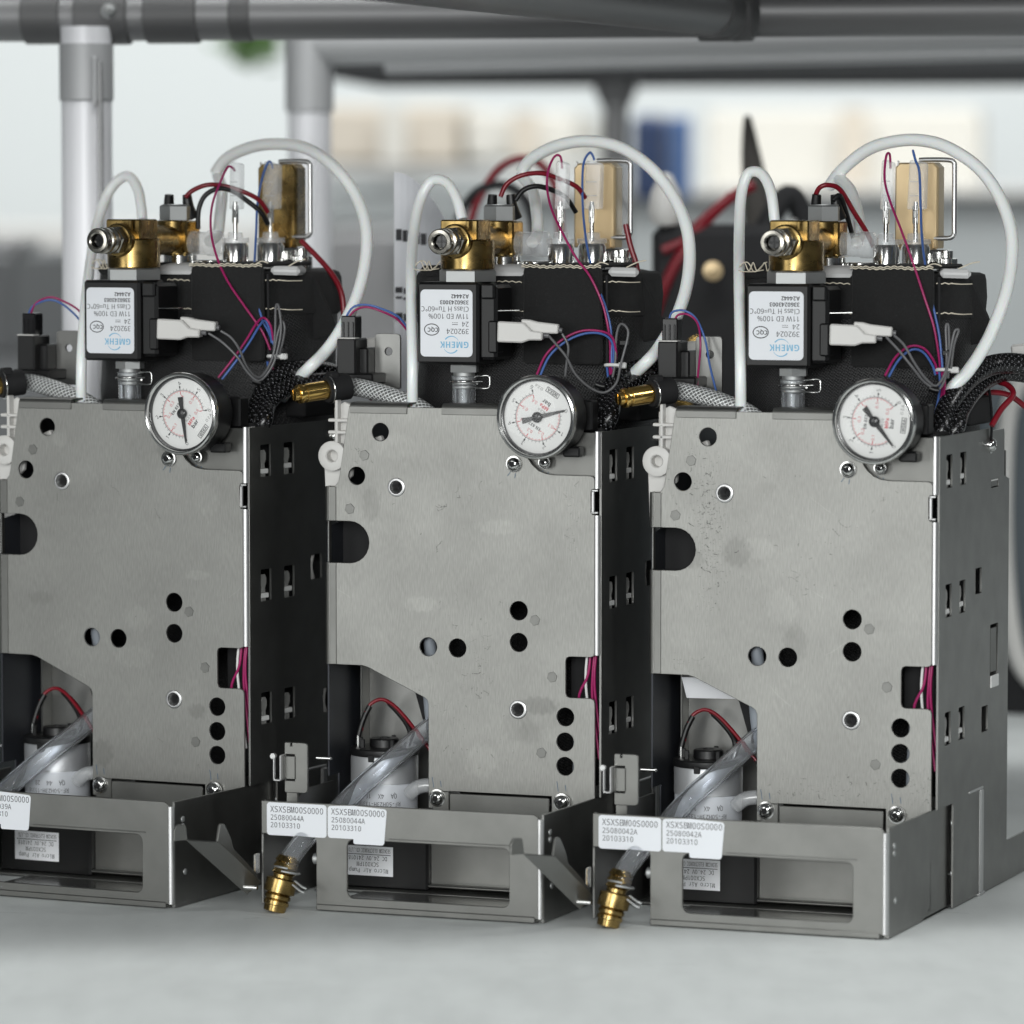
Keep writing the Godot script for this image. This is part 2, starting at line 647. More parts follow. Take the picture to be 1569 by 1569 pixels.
# brushed, handled sheet steel: cloudy tone, fine grain, smudges, and the scratches each panel has collected
func steel_face(seed_: int, scuffs: Array) -> ImageTexture:
	var size := 1024
	var f := FastNoiseLite.new()
	f.seed = seed_
	f.frequency = 0.0045
	f.fractal_octaves = 5
	var cloud := f.get_image(size, size)
	cloud.convert(Image.FORMAT_L8)
	f.frequency = 0.35
	f.fractal_octaves = 2
	f.seed = seed_ + 7
	var grain := f.get_image(size, 128)
	grain.resize(size, size, Image.INTERPOLATE_BILINEAR)
	grain.convert(Image.FORMAT_L8)
	var c := cloud.get_data()
	var gr := grain.get_data()
	var d := PackedByteArray()
	d.resize(size * size * 3)
	for i in size * size:
		var t := 200.0 + (c[i] - 128) * 0.055 + (gr[i] - 128) * 0.11
		d[i * 3] = int(t)
		d[i * 3 + 1] = int(t * 0.998)
		d[i * 3 + 2] = int(t * 0.985)
	var im := Image.create_from_data(size, size, false, Image.FORMAT_RGB8, d)
	var rng := RandomNumberGenerator.new()
	rng.seed = seed_ * 31 + 5
	# [x, y in mm, spread x, spread y, count, length mm, darkness]
	for s in scuffs:
		for k in s[4]:
			var p := Vector2(s[0] + rng.randfn() * s[2], s[1] + rng.randfn() * s[3])
			var a: float = rng.randf() * TAU
			var dark: float = minf(s[6] * 1.7 * rng.randf_range(0.15, 1.0), 0.85)
			var reach: float = s[5] * 4.0 * pow(rng.randf(), 1.6) * 1.6 + 1.0
			for q in int(reach):
				a += rng.randfn() * 0.12 + (rng.randfn() * 1.4 if rng.randf() < 0.12 else 0.0)
				p += Vector2(cos(a), sin(a)) * 0.25
				if rng.randf() < 0.8:
					mark(im, p, dark * rng.randf_range(0.4, 1.0), 0.3)
		# the finest specks round each patch
		for k in int(s[4] * 3):
			mark(im, Vector2(s[0] + rng.randfn() * s[2] * 1.3, s[1] + rng.randfn() * s[3] * 1.3), s[6] * rng.randf_range(0.1, 0.9), 0.2)
	# greasy thumb marks and wiped patches
	for k in 16:
		var mid := Vector2(rng.randf_range(-30, 100), rng.randf_range(60, 235))
		var rx: float = rng.randf_range(4, 14)
		var ry: float = rng.randf_range(3, 11)
		var deep: float = rng.randf_range(-0.05, 0.09)
		for yy in range(-int(ry * 4), int(ry * 4)):
			for xx in range(-int(rx * 4), int(rx * 4)):
				var q: float = Vector2(xx / (rx * 4.0), yy / (ry * 4.0)).length() + 0.12 * sin(xx * 0.35 + k) * sin(yy * 0.3)
				var px := int((mid.x + 48.0) * 4.0) + xx
				var py: int = int(mid.y * 4.0) + yy
				if q < 1.0 and px >= 0 and py >= 0 and px < size and py < size:
					var w: float = deep * smoothstep(1.0, 0.6, q)
					im.set_pixel(px, py, im.get_pixel(px, py) * Color(1 - w, 1 - w, 1 - w))
	# bright hairlines
	for k in 9:
		var p := Vector2(rng.randf_range(-40, 105), rng.randf_range(45, 240))
		var a: float = rng.randf() * TAU
		for q in int(rng.randf_range(20, 90)):
			a += rng.randfn() * 0.05
			p += Vector2(cos(a), sin(a)) * 0.25
			mark(im, p, -0.05, 0.2)
	return ImageTexture.create_from_image(im)


# worn laminate: faint cloud, wiped streaks along the bench, specks of swarf and small rubbed marks
func bench_face() -> ImageTexture:
	var size := 1024
	var f := FastNoiseLite.new()
	f.seed = 51
	f.frequency = 0.006
	f.fractal_octaves = 5
	var a := f.get_seamless_image(size, size)
	a.convert(Image.FORMAT_L8)
	f.frequency = 0.02
	f.seed = 52
	var b := f.get_seamless_image(size, 256)
	b.resize(size, size, Image.INTERPOLATE_BILINEAR)
	b.convert(Image.FORMAT_L8)
	var da := a.get_data()
	var db := b.get_data()
	var d := PackedByteArray()
	d.resize(size * size * 3)
	for i in size * size:
		var t := int(clampf(238.0 + (da[i] - 128) * 0.035 + (db[i] - 128) * 0.04, 0, 255))
		d[i * 3] = t
		d[i * 3 + 1] = t
		d[i * 3 + 2] = t
	var im := Image.create_from_data(size, size, false, Image.FORMAT_RGB8, d)
	var rng := RandomNumberGenerator.new()
	rng.seed = 99
	for k in 140:
		var p := Vector2(rng.randf() * size, rng.randf() * size)
		var turn: float = rng.randfn() * 0.5
		var dark: float = rng.randf_range(0.04, 0.30)
		for q in int(1 + pow(rng.randf(), 4.0) * 60):
			turn += rng.randfn() * 0.06
			p += Vector2(cos(turn), sin(turn))
			var c := im.get_pixel(posmod(int(p.x), size), posmod(int(p.y), size))
			im.set_pixel(posmod(int(p.x), size), posmod(int(p.y), size), c * Color(1 - dark, 1 - dark, 1 - dark))
	return ImageTexture.create_from_image(im)


func mark(im: Image, p: Vector2, dark: float, _r: float) -> void:
	var x := int((p.x + 48.0) / 256.0 * im.get_width())
	var y := int(p.y / 256.0 * im.get_height())
	if x < 1 or y < 1 or x >= im.get_width() - 1 or y >= im.get_height() - 1:
		return
	var c := im.get_pixel(x, y)
	im.set_pixel(x, y, Color(c.r * (1 - dark), c.g * (1 - dark), c.b * (1 - dark)))
	c = im.get_pixel(x + 1, y)
	im.set_pixel(x + 1, y, Color(c.r * (1 - dark * 0.5), c.g * (1 - dark * 0.5), c.b * (1 - dark * 0.5)))


func make_materials() -> void:
	var rough := noise_tex(0.02, 3, 0.45, 0.51)
	var cloud := noise_tex(0.012, 11, 0.76, 0.83, 5)
	var face_scuffs := {
		1: [[30, 190, 30, 20, 4, 6, 0.10], [20, 125, 30, 20, 4, 4, 0.14], [60, 70, 30, 14, 4, 5, 0.10], [70, 215, 14, 6, 4, 4, 0.15]],
		2: [[43, 110, 3, 6, 14, 3, 0.30], [43, 195, 8, 10, 8, 5, 0.18], [5, 185, 12, 10, 5, 8, 0.22], [35, 130, 20, 10, 8, 5, 0.2], [92, 188, 2, 8, 14, 3, 0.22], [15, 100, 12, 8, 14, 2, 0.2], [30, 90, 10, 10, 12, 3, 0.22], [30, 145, 20, 5, 6, 5, 0.2], [-22, 215, 3, 4, 6, 2, 0.25], [45, 72, 14, 8, 14, 3, 0.2]],
		3: [[-9, 205, 4, 12, 42, 2.5, 0.42], [-6, 186, 5, 8, 34, 2.0, 0.40], [-7, 160, 4, 9, 30, 2.2, 0.38], [-20, 205, 9, 9, 14, 2, 0.3], [32, 175, 12, 8, 8, 6, 0.24], [55, 182, 4, 4, 4, 7, 0.3], [25, 214, 9, 5, 12, 2, 0.18], [45, 160, 10, 5, 8, 5, 0.22], [-18, 118, 6, 2, 8, 3, 0.24], [60, 62, 18, 3, 26, 2, 0.26], [98, 62, 4, 4, 16, 2, 0.3], [40, 57, 16, 2, 20, 2, 0.3], [85, 195, 8, 10, 12, 2, 0.16]],
	}
	for k in 3:
		var m := StandardMaterial3D.new()
		m.metallic = 0.92
		m.albedo_texture = steel_face(40 + k * 13, face_scuffs[k + 1])
		m.albedo_color = lin(0.53, 0.53, 0.518)
		m.roughness = 0.9
		m.roughness_texture = rough
		m.uv1_scale = Vector3(1.0 / 256, 1.0 / 256, 1)
		m.uv1_offset = Vector3(48.0 / 256, 0, 0)
		M["face%d" % (k + 1)] = m
	var s := StandardMaterial3D.new()
	s.metallic = 0.95
	s.albedo_texture = cloud
	s.albedo_color = lin(0.37, 0.37, 0.352)
	s.roughness = 0.85
	s.roughness_texture = rough
	s.uv1_triplanar = true
	s.uv1_scale = Vector3(6, 6, 6)
	M.steel = s
	var sd: StandardMaterial3D = s.duplicate()
	sd.albedo_color = lin(0.42, 0.42, 0.405)
	sd.roughness = 0.75
	M.steel_side = sd
	var sf: StandardMaterial3D = s.duplicate()
	sf.roughness = 0.42
	sf.albedo_color = lin(0.85, 0.85, 0.82)
	M.steel_floor = sf
	M.chrome = flat(0.62, 0.62, 0.61, 0.16, 1.0)
	M.zinc = flat(0.45, 0.46, 0.46, 0.58, 1.0)
	M.nickel = flat(0.40, 0.38, 0.34, 0.22, 1.0)
	M.aluminium = flat(0.60, 0.60, 0.60, 0.38, 1.0)
	M.can = flat(0.66, 0.67, 0.69, 0.42, 0.75)
	M.wrap = flat(0.62, 0.64, 0.68, 0.4, 0.1)
	var br := flat(0.56, 0.39, 0.15, 1.0, 1.0)
	br.albedo_texture = noise_tex(0.012, 21, 0.50, 1.0, 5)
	br.roughness_texture = noise_tex(0.02, 22, 0.14, 0.42)
	br.uv1_triplanar = true
	br.uv1_scale = Vector3(9, 9, 9)
	M.brass = br
	M.gold = flat(0.75, 0.50, 0.16, 0.2, 1.0)
	M.black = flat(0.005, 0.005, 0.0055, 0.42)
	M.black_matt = flat(0.007, 0.007, 0.008, 0.8)
	M.black_gloss = flat(0.008, 0.008, 0.009, 0.22)
	M.sooty = flat(0.016, 0.016, 0.018, 0.8)
	# woven cover of the boiler: plain weave below, velvet strap above
	var weave := tile(32, 32, func(x, y):
		var u := fposmod(x + y * 0.5, 16.0) / 16.0
		var w := fposmod(y - x * 0.5, 16.0) / 16.0
		var h: float = maxf(sin(u * PI) * (0.6 if int((x + y) / 16) % 2 == 0 else 1.0), sin(w * PI) * 0.8)
		return Color(h, h, h))
	var fb := flat(1, 1, 1, 0.5)
	fb.albedo_texture = tile(32, 32, func(x, y):
		var u := fposmod(x + y, 16.0)
		var w := fposmod(x - y, 16.0)
		var on := 0.26 if (u < 5.0 and w < 8.0) else (0.15 if w < 5.0 else 0.07)
		return Color(on * 1.05, on * 1.05, on * 1.08))
	fb.heightmap_enabled = true
	fb.heightmap_texture = weave
	fb.heightmap_scale = 0.05
	fb.uv1_scale = Vector3(0.33, 0.33, 1)
	fb.rim_enabled = true
	fb.rim = 0.1
	M.fabric = fb
	var vl := flat(1, 1, 1, 0.9)
	vl.albedo_texture = tile(128, 128, func(x, y):
		var h := fposmod(sin(x * 12.9898 + y * 78.233) * 43758.5453, 1.0)
		var c: float = 0.07 + 0.05 * h + (0.16 if h > 0.985 else 0.0) + 0.02 * sin(x * TAU / 4.0) * sin(y * TAU / 4.0)
		return Color(c, c, c * 1.03))
	vl.heightmap_enabled = true
	vl.heightmap_texture = noise_tex(0.25, 33, 0.0, 1.0, 2)
	vl.heightmap_scale = 0.02
	vl.uv1_scale = Vector3(0.05, 0.05, 1)
	vl.rim_enabled = true
	vl.rim = 0.12
	M.velvet = vl
	M.felt = flat(0.62, 0.62, 0.62, 0.95)
	M.thread = flat(0.72, 0.66, 0.54, 0.9)
	# printed sleeves: black expandable braid with glints, clear hose with a steel braid
	var bb := flat(1, 1, 1, 0.27)
	bb.albedo_texture = tile(32, 32, func(x, y):
		var a := fposmod(x + y, 16.0)
		var b := fposmod(x - y, 16.0)
		var on := (a < 3.0 and b < 9.0) or (b < 3.0 and a > 10.0)
		return Color(0.62, 0.62, 0.64) if on and (x * 7 + y * 3) % 7 < 3 else Color(0.04, 0.04, 0.045))
	bb.uv1_scale = Vector3(0.16, 0.16, 1)
	M.sleeve = bb
	var bh := flat(1, 1, 1, 0.3, 0.35)
	bh.albedo_texture = tile(32, 32, func(x, y):
		var a := fposmod(x + y, 16.0)
		var b := fposmod(x - y, 16.0)
		var c: float = 0.95 if a < 5.0 else (0.85 if b < 5.0 else 0.45)
		return Color(c, c * 1.01, c * 1.01))
	bh.heightmap_enabled = true
	bh.heightmap_texture = bh.albedo_texture
	bh.heightmap_scale = 0.05
	bh.uv1_scale = Vector3(0.2, 0.2, 1)
	M.steel_braid = bh
	var pt := flat(0.97, 0.95, 0.935, 0.28)
	pt.subsurf_scatter_enabled = true
	pt.subsurf_scatter_strength = 0.2
	M.milky = pt
	var cl := flat(0.95, 0.97, 1.0, 0.03)
	cl.refraction_enabled = true
	cl.refraction_scale = 0.022
	cl.transparency = BaseMaterial3D.TRANSPARENCY_ALPHA
	cl.albedo_color.a = 0.06
	M.clear = cl
	var nat := flat(0.88, 0.90, 0.92, 0.2)
	nat.transparency = BaseMaterial3D.TRANSPARENCY_ALPHA
	nat.albedo_color.a = 0.24
	M.frosted = nat
	var gl := flat(0.95, 0.97, 0.97, 0.03)
	gl.transparency = BaseMaterial3D.TRANSPARENCY_ALPHA
	gl.albedo_color.a = 0.03
	gl.metallic_specular = 0.28
	M.pane = gl
	M.white = flat(0.72, 0.72, 0.71, 0.4)
	M.plastic_white = flat(0.62, 0.61, 0.59, 0.45)
	M.paper = flat(0.88, 0.89, 0.92, 0.7)
	var sh := flat(0.88, 0.89, 0.92, 0.7)
	sh.backlight_enabled = true
	sh.backlight = lin(0.9, 0.9, 0.92)
	M.sheet = sh
	M.label = flat(0.74, 0.76, 0.80, 0.35)
	M.ink = flat(0.015, 0.015, 0.018, 0.6)
	M.ink_grey = flat(0.04, 0.04, 0.045, 0.6)
	M.ink_red = flat(0.55, 0.03, 0.05, 0.6)
	M.ink_blue = flat(0.20, 0.46, 0.66, 0.6)
	M.pen = flat(0.06, 0.12, 0.20, 0.6)
	M.magenta = flat(0.33, 0.012, 0.11, 0.35)
	M.blue = flat(0.065, 0.14, 0.40, 0.35)
	M.grey_wire = flat(0.13, 0.13, 0.135, 0.35)
	M.red = flat(0.19, 0.006, 0.015, 0.3)
	M.lance = flat(0.06, 0.055, 0.05, 0.8)
	M.tongue = flat(0.30, 0.30, 0.29, 0.4, 0.3)
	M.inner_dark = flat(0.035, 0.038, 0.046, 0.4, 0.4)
	M.inner_grey = flat(0.30, 0.33, 0.37, 0.5)
	M.slate = flat(0.09, 0.11, 0.125, 0.6)
	M.grey_wall = flat(0.42, 0.445, 0.45, 0.7)
	M.tan = flat(0.64, 0.49, 0.29, 0.36, 0.6)
	# the setting
	var tb := flat(0.70, 0.73, 0.725, 0.75)
	tb.albedo_texture = bench_face()
	tb.uv1_triplanar = true
	tb.uv1_scale = Vector3(2.2, 2.2, 2.2)
	tb.roughness_texture = noise_tex(0.02, 52, 0.7, 1.0)
	M.bench = tb
	M.pipe = flat(0.46, 0.465, 0.475, 0.5, 0.3)
	M.pipe_white = flat(0.80, 0.80, 0.83, 0.4, 0.1)
	M.joint = flat(0.11, 0.11, 0.112, 0.45)
	M.joint_grey = flat(0.24, 0.24, 0.245, 0.4, 0.3)
	M.board = flat(0.25, 0.25, 0.255, 0.42, 0.35)
	M.board_dark = flat(0.05, 0.052, 0.055, 0.7)
	M.wall = flat(0.81, 0.845, 0.85, 0.8)
	M.card = flat(0.62, 0.56, 0.48, 0.85)
	M.cream = flat(0.68, 0.66, 0.61, 0.7)
	M.navy = flat(0.03, 0.06, 0.16, 0.5)
	M.sky_blue = flat(0.10, 0.20, 0.45, 0.5)
	M.machine = flat(0.14, 0.145, 0.15, 0.5)
	M.leaf = flat(0.11, 0.22, 0.06, 0.6)


# ---------------------------------------------------------------- the modules
func build_modules() -> void:
	var at := {
		1: [Vector3(-0.22772, 0, -0.0515), -0.44977], 2: [Vector3(-0.0572, 0, 0), -0.371715], 3: [Vector3(0.10304, 0, 0.04612), -0.373007],
	}
	var labels := {
		1: "leftmost steel boiler module, its gauge needle pointing straight down",
		2: "middle steel boiler module, its gauge needle pointing right, paper sheet at its left",
		3: "rightmost steel boiler module with dark scuff marks by its upper left holes",
	}
	for k in [1, 2, 3]:
		var u := thing("boiler_module", labels[k], "boiler module", at[k][0], at[k][1], "boiler modules in a row on the bench")
		build_module(u, k)


func build_module(u: Node3D, k: int) -> void:
	var r := runs(k)
	chassis(u, k)
	tray(u, k)
	air_pump(u, k)
	drain(u)
	boiler(u)
	valve(u)
	probes(u, k)
	gauge(u, k)
	left_side(u)
	hoses(u, r)
	wires(u, r, k)


func front_outline() -> PackedVector2Array:
	var p := v2([-25.4, 241.2, -30.6, 207, -31.4, 203.5, -33.2, 201.4, -38, 201.2])
	p.append_array(v2([-38, 184, -25.2, 184]))
	for i in range(1, 12):
		var a := PI / 2 - PI * i / 12.0
		p.append(Vector2(-25.2 + cos(a) * 10.4, 173.6 + sin(a) * 10.4))
	p.append_array(v2([-25.2, 163.2, -38, 163.2, -38, 112.3, -18.5, 112.2, -15.5, 111.4, 14.6, 97.6, 16.2, 96.4, 16.9, 94.5, 17, 42.5]))
	p.append_array(v2([27.8, 42.5, 27.8, 51.4, 82.2, 51.4, 82.2, 22, 104.9, 22]))
	p.append_array(v2([104.7, 98.2, 104.1, 99.8, 102.6, 100.5, 91.6, 100.5, 90.1, 101.1, 89.5, 102.6, 89.5, 118.5, 90.1, 120.0, 91.6, 120.6, 102.6, 120.7, 104.2, 121.4, 104.6, 123]))
	p.append_array(v2([104.6, 190.6, 103.2, 190.6, 102.6, 191.6, 102.6, 201.6, 103.2, 202.8, 104.6, 203]))
	p.append_array(v2([104.6, 207.2, 104.0, 208.8, 102.4, 209.4, 83, 209.5, 79, 210.0, 75.5, 211.3, 72, 214.2, 70, 217]))
	for i in 8:
		var a := deg_to_rad(246 - i * 8.5)
		p.append(Vector2(79 + cos(a) * 22, 238 + sin(a) * 22))
	p.append_array(v2([57, 236, 57, 241.2]))
	return p


func chassis(u: Node3D, k: int) -> void:
	var big := 4.5
	var panel := part(u, "front_panel", M["face%d" % k], "front_panel", func(g):
		var holes := []
		for h in [[-8.6, 228.7, 4.45], [-21.4, 206.7, 4.45], [64.9, 142.3, 4.65], [64.9, 126.7, 4.6], [16.9, 122.8, 4.6], [32.5, 122.8, 4.6], [89.4, 90.9, big], [89.3, 78.6, big], [89.3, 66.6, big], [0, 201.5, 3.6], [64.6, 93.5, 3.6]]:
			holes.append(circle(Vector2(h[0], h[1]), h[2], 28))
		g.sheet(frame(Vector3.ZERO), front_outline(), holes, 1.2, 0.22))
	for q in [[0, 201.5], [64.6, 93.5]]:
		part(panel, "threaded_insert", M.aluminium, "insert%d" % int(q[1]), func(g):
			g.lathe(frame(Vector3(q[0], q[1], 0)), [[4.7, 0.0], [4.5, 0.55], [3.9, 0.8], [3.4, 0.75], [2.7, -0.9], [2.5, -1.4], [2.5, -9.0], [3.6, -9.0]], 28))
		part(panel, "insert_bore", M.black_matt, "bore%d" % int(q[1]), func(g):
			g.lathe(frame(Vector3(q[0], q[1], -8)), [[2.6, 0.0], [0.0, 0.0]], 16))
	for q in [[-17.2, 217.0], [-25.2, 190.2], [73.5, 137.9], [82.5, 110.3], [76.9, 72.6]]:
		part(panel, "pressed_stud", M.steel, "stud%d" % int(q[1]), func(g):
			g.sheet(frame(Vector3(q[0], q[1], 0.28)), circle(Vector2.ZERO, 2.75, 6, 0.25), [], 0.4, 0.15)
			g.lathe(frame(Vector3(q[0], q[1], 0.28)), [[1.5, 0.02], [1.3, -0.12], [0.0, -0.12]], 16))
	# the folded lips: two along the top, two down the left edge, one standing beside the right edge
	part(panel, "top_lip", M.steel, "top_lip", func(g):
		for q in [[-24.8, 5.9], [24.4, 56.6]]:
			g.box(frame(Vector3((q[0] + q[1]) / 2, 239.6, 0.35)), Vector3(q[1] - q[0], 3.4, 0.7), 0.2)
			g.bend(frame(Vector3(q[0], 240.4, -2.2), Vector3(0, 1, 0), Vector3(0, 0, 1)), 2.9, 0.0, PI / 2, q[0] - q[1], 6, 1.0)
			g.box(frame(Vector3((q[0] + q[1]) / 2, 242.8, -7.2)), Vector3(q[1] - q[0], 1.0, 10), 0.2))
	part(panel, "left_lip", M.steel, "left_lip", func(g):
		for q in [[112.4, 163.1], [184.1, 201.1]]:
			g.bend(frame(Vector3(-36.6, q[0], -2.0), Vector3(-1, 0, 0), Vector3(0, 0, 1)), 2.4, 0.0, PI / 2, q[0] - q[1], 6, 1.0)
			g.box(frame(Vector3(-34.2, (q[0] + q[1]) / 2, 0.2)), Vector3(3.4, q[1] - q[0], 0.5), 0.15)
			g.box(frame(Vector3(-38.6, (q[0] + q[1]) / 2, -8)), Vector3(0.9, q[1] - q[0], 12), 0.2))
	part(panel, "slot_lip", M.steel, "slot_lip", func(g):
		g.box(frame(Vector3(-37.4, 173.6, -3)), Vector3(0.8, 20.6, 3), 0.2))
	part(panel, "slot_cover", M.black_matt, "slot_cover", func(g):
		g.box(frame(Vector3(-25, 173.6, -20)), Vector3(30, 30, 1.0)))
	part(u, "corner_fold", M.aluminium, "corner_fold", func(g):
		for q in [[121.8, 190.2], [203.2, 231.0]]:
			g.bend(frame(Vector3(105.4, q[0], -1.3), Vector3(1, 0, 0), Vector3(0, 0, 1)), 2.0, -0.3, PI / 2 + 0.25, q[1] - q[0], 7, 1.0)
			g.box(frame(Vector3(107.0, (q[0] + q[1]) / 2, -4.5)), Vector3(0.8, q[1] - q[0], 6.5), 0.2))
	part(u, "latch_tab", M.aluminium, "latch_tab", func(g):
		g.box(frame(Vector3(103.7, 196.7, -0.4)), Vector3(1.5, 10.4, 1.6), 0.3)
		g.box(frame(Vector3(104.2, 191.4, -1.4)), Vector3(3.6, 1.0, 1.4), 0.2)
		g.box(frame(Vector3(104.2, 202.2, -1.4)), Vector3(3.6, 1.0, 1.4), 0.2))
	# right wall with its rows of slots
	var wall := part(u, "side_panel", M.steel_side, "side_panel", func(g):
		var o := v2([-1.2, 52, -1.2, 230.8, -92, 230.8, -94, 229.4, -116.5, 229.4, -117.5, 228, -117.5, 206, -127, 204, -127, 21, -185, 21, -185, 0.6, -29, 0.6, -29, 52])
		var holes := []
		for y in [213.6, 151.3, 89.5]:
			for z in [-17.8, -42.1]:
				holes.append(rect(z - 5.4, y - 8.0, z + 5.4, y + 8.0, 0.7, 2))
		for q in [[-70.9, 156.7], [-83.9, 87.2]]:
			holes.append(rect(q[0] - 6.0, q[1] - 6.4, q[0] + 6.0, q[1] + 6.4, 0.9, 2))
		holes.append(rect(-107, 201, -93, 205.5, 0.6, 2))
		holes.append(rect(-108, 103, -93, 133, 0.8, 2))
		g.sheet(frame(Vector3(106.5, 0, 0), Vector3(0, 0, 1), Vector3(0, 1, 0)) * Transform3D(Basis.IDENTITY, Vector3.ZERO), mirrored(o), mirrored_all(holes), 1.2, 0.2))
	for y in [213.6, 151.3, 89.5]:
		for z in [-17.8, -42.1]:
			part(wall, "slot_tongue", M.tongue, "tongue%d%d" % [int(y), int(-z)], func(g):
				g.sheet(frame(Vector3(106.3, y, z), Vector3(0, 0, -1), Vector3(0, 1, 0)), v2([-2.4, -8.2, 2.4, -8.2, 1.5, -1.6, 2.9, 0.6, 2.9, 3.6, 1.4, 5.2, -1.4, 5.2, -2.9, 3.6, -2.9, 0.6, -1.5, -1.6]), [], 0.8, 0.15))
			part(wall, "slot_clip", M.white, "clip%d%d" % [int(y), int(-z)], func(g):
				g.box(frame(Vector3(106.0, y - 5.4 + (1.6 if z < -30 else 0.0), z)), Vector3(2.0, 2.4, 8.4), 0.3))
	for q in [[-70.9, 156.7], [-83.9, 87.2]]:
		part(wall, "slot_bead", M.plastic_white, "bead%d" % int(q[1]), func(g):
			g.tube(v3([103.4, q[1] + 6.5, q[0] - 2, 104.6, q[1] + 2, q[0] + 2.5, 104.6, q[1] - 2, q[0] + 2.5, 103.4, q[1] - 6.5, q[0] - 2]), 2.2, 10))
	part(wall, "punched_tab", M.steel, "punched_tab", func(g):
		g.box(frame(Vector3(107.2, 217, -100.0)), Vector3(0.8, 24, 15), 0.2)
		g.box(frame(Vector3(105.9, 203, -100.0)), Vector3(3.0, 3.2, 12), 0.3)
		g.sheet(frame(Vector3(107.4, 118, -100.5), Vector3(0, 0, -1), Vector3(0, 1, 0)), rect(-5.5, -9, 5.5, 13), [], 0.8, 0.2)
		g.box(frame(Vector3(107, 105, -101)), Vector3(2.2, 4.0, 12), 0.4))
	part(wall, "tab_foot", M.white, "tab_foot", func(g):
		g.box(frame(Vector3(107.0, 206.6, -101.0)), Vector3(0.8, 5.0, 14), 0.2))
	part(wall, "tab_foot", M.white, "tab_foot_low", func(g):
		g.box(frame(Vector3(107.9, 104.4, -101.0)), Vector3(0.8, 6.0, 14), 0.2))
	part(wall, "folded_rib", M.aluminium, "folded_rib", func(g):
		g.box(frame(Vector3(107.6, 27, -78.5)), Vector3(2.2, 52, 5.5), 0.9)
		g.box(frame(Vector3(107.5, 53.6, -68)), Vector3(2.0, 1.2, 25), 0.4)
		g.box(frame(Vector3(107.5, 0.9, -78)), Vector3(3.0, 1.6, 10), 0.5))
	for q in [[-31, 42], [-31, 17.5], [-74, 20], [-70, 45]]:
		part(wall, "rivet", M.zinc, "wallrivet%d%d" % [int(-q[0]), int(q[1])], func(g):
			g.lathe(along(Vector3(106.5, q[1], q[0]), Vector3(1, 0, 0)), [[2.2, 0], [2.1, 0.5], [1.3, 1.0], [0.0, 1.1]], 14))
	part(wall, "wall_screw", M.chrome, "wall_screw", func(g):
		screw(g, along(Vector3(107.6, 222.5, -91), Vector3(1, 0, 0)), 3.4))
	# inside of the box
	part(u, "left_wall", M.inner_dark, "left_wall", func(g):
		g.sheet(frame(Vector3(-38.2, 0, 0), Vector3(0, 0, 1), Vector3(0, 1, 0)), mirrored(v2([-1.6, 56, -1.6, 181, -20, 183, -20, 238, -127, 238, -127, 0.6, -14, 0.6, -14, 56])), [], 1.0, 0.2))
	part(u, "back_wall", M.steel_side, "back_wall", func(g):
		g.box(frame(Vector3(34, 110, -128.4)), Vector3(143, 216, 1.2), 0.2))
	part(u, "inner_wall", M.steel_side, "inner_wall", func(g):
		g.box(frame(Vector3(-8, 58, -43)), Vector3(50, 112, 1.2), 0.2)
		g.box(frame(Vector3(-33.5, 58, -38)), Vector3(1.2, 108, 9), 0.2))
	part(u, "base_plate", M.steel_side, "base_plate", func(g):
		g.box(frame(Vector3(33, 1.2, -85)), Vector3(144, 1.2, 196), 0.2))
	part(u, "inner_hose", M.inner_grey, "inner_hose", func(g):
		g.tube(v3([10, 108, -20, 11, 95, -18, 14, 80, -16, 20, 60, -18]), 4.0, 10)
		g.tube(v3([10, 150, -14, 13, 122, -12, 13, 100, -20]), 3.2, 10))
	part(u, "inner_pipe", M.inner_grey, "inner_pipe", func(g):
		g.tube(v3([93, 96, -14, 92, 80, -13, 91, 62, -14]), 3.0, 10)
		g.tube(v3([86, 71, -11, 94, 74, -12]), 1.6, 8))
	part(u, "inner_strap", M.black_matt, "inner_strap", func(g):
		g.box(frame(Vector3(2.5, 95, -26), Vector3(1, 0.3, 0), Vector3(-0.25, 1, 0)), Vector3(5, 38, 1.2), 0.2))
	if k == 3:
		part(u, "hanging_tag", M.paper, "hanging_tag", func(g):
			g.sheet(frame(Vector3(-14, 104, -20), Vector3(1, 0.03, 0.1), Vector3(-0.1, 1, 0.5)), rect(-14, -6, 14, 6), [], 0.3, 0.0), "white paper tag seen through the lower left cutout")
	# the shelf that carries the gauge
	part(u, "gauge_bracket", M.steel, "gauge_bracket", func(g):
		g.sheet(frame(Vector3(0, 0, -3.2)), v2([56, 204, 104.2, 204, 104.2, 230.3, 92, 230.3, 92, 236, 56, 236]), [], 1.2, 0.2))


func mirrored(p: PackedVector2Array) -> PackedVector2Array:
	return p


func mirrored_all(a: Array) -> Array:
	return a


func put_screw(u: Node3D, called: String, key: String, xf: Transform3D, r: float) -> void:
	var sc := part(u, called, M.chrome, key, func(g): screw(g, xf, r))
	part(sc, "recess", M.black_matt, key + "recess", func(g):
		var p := PackedVector2Array()
		for i in 24:
			var a := TAU * i / 24.0
			p.append(Vector2(cos(a), sin(a)) * r * (0.40 + 0.10 * cos(a * 6.0)))
		g.sheet(xf.translated_local(Vector3(0, 0, r * 0.90)), p, [], r * 0.05, 0.0, false))


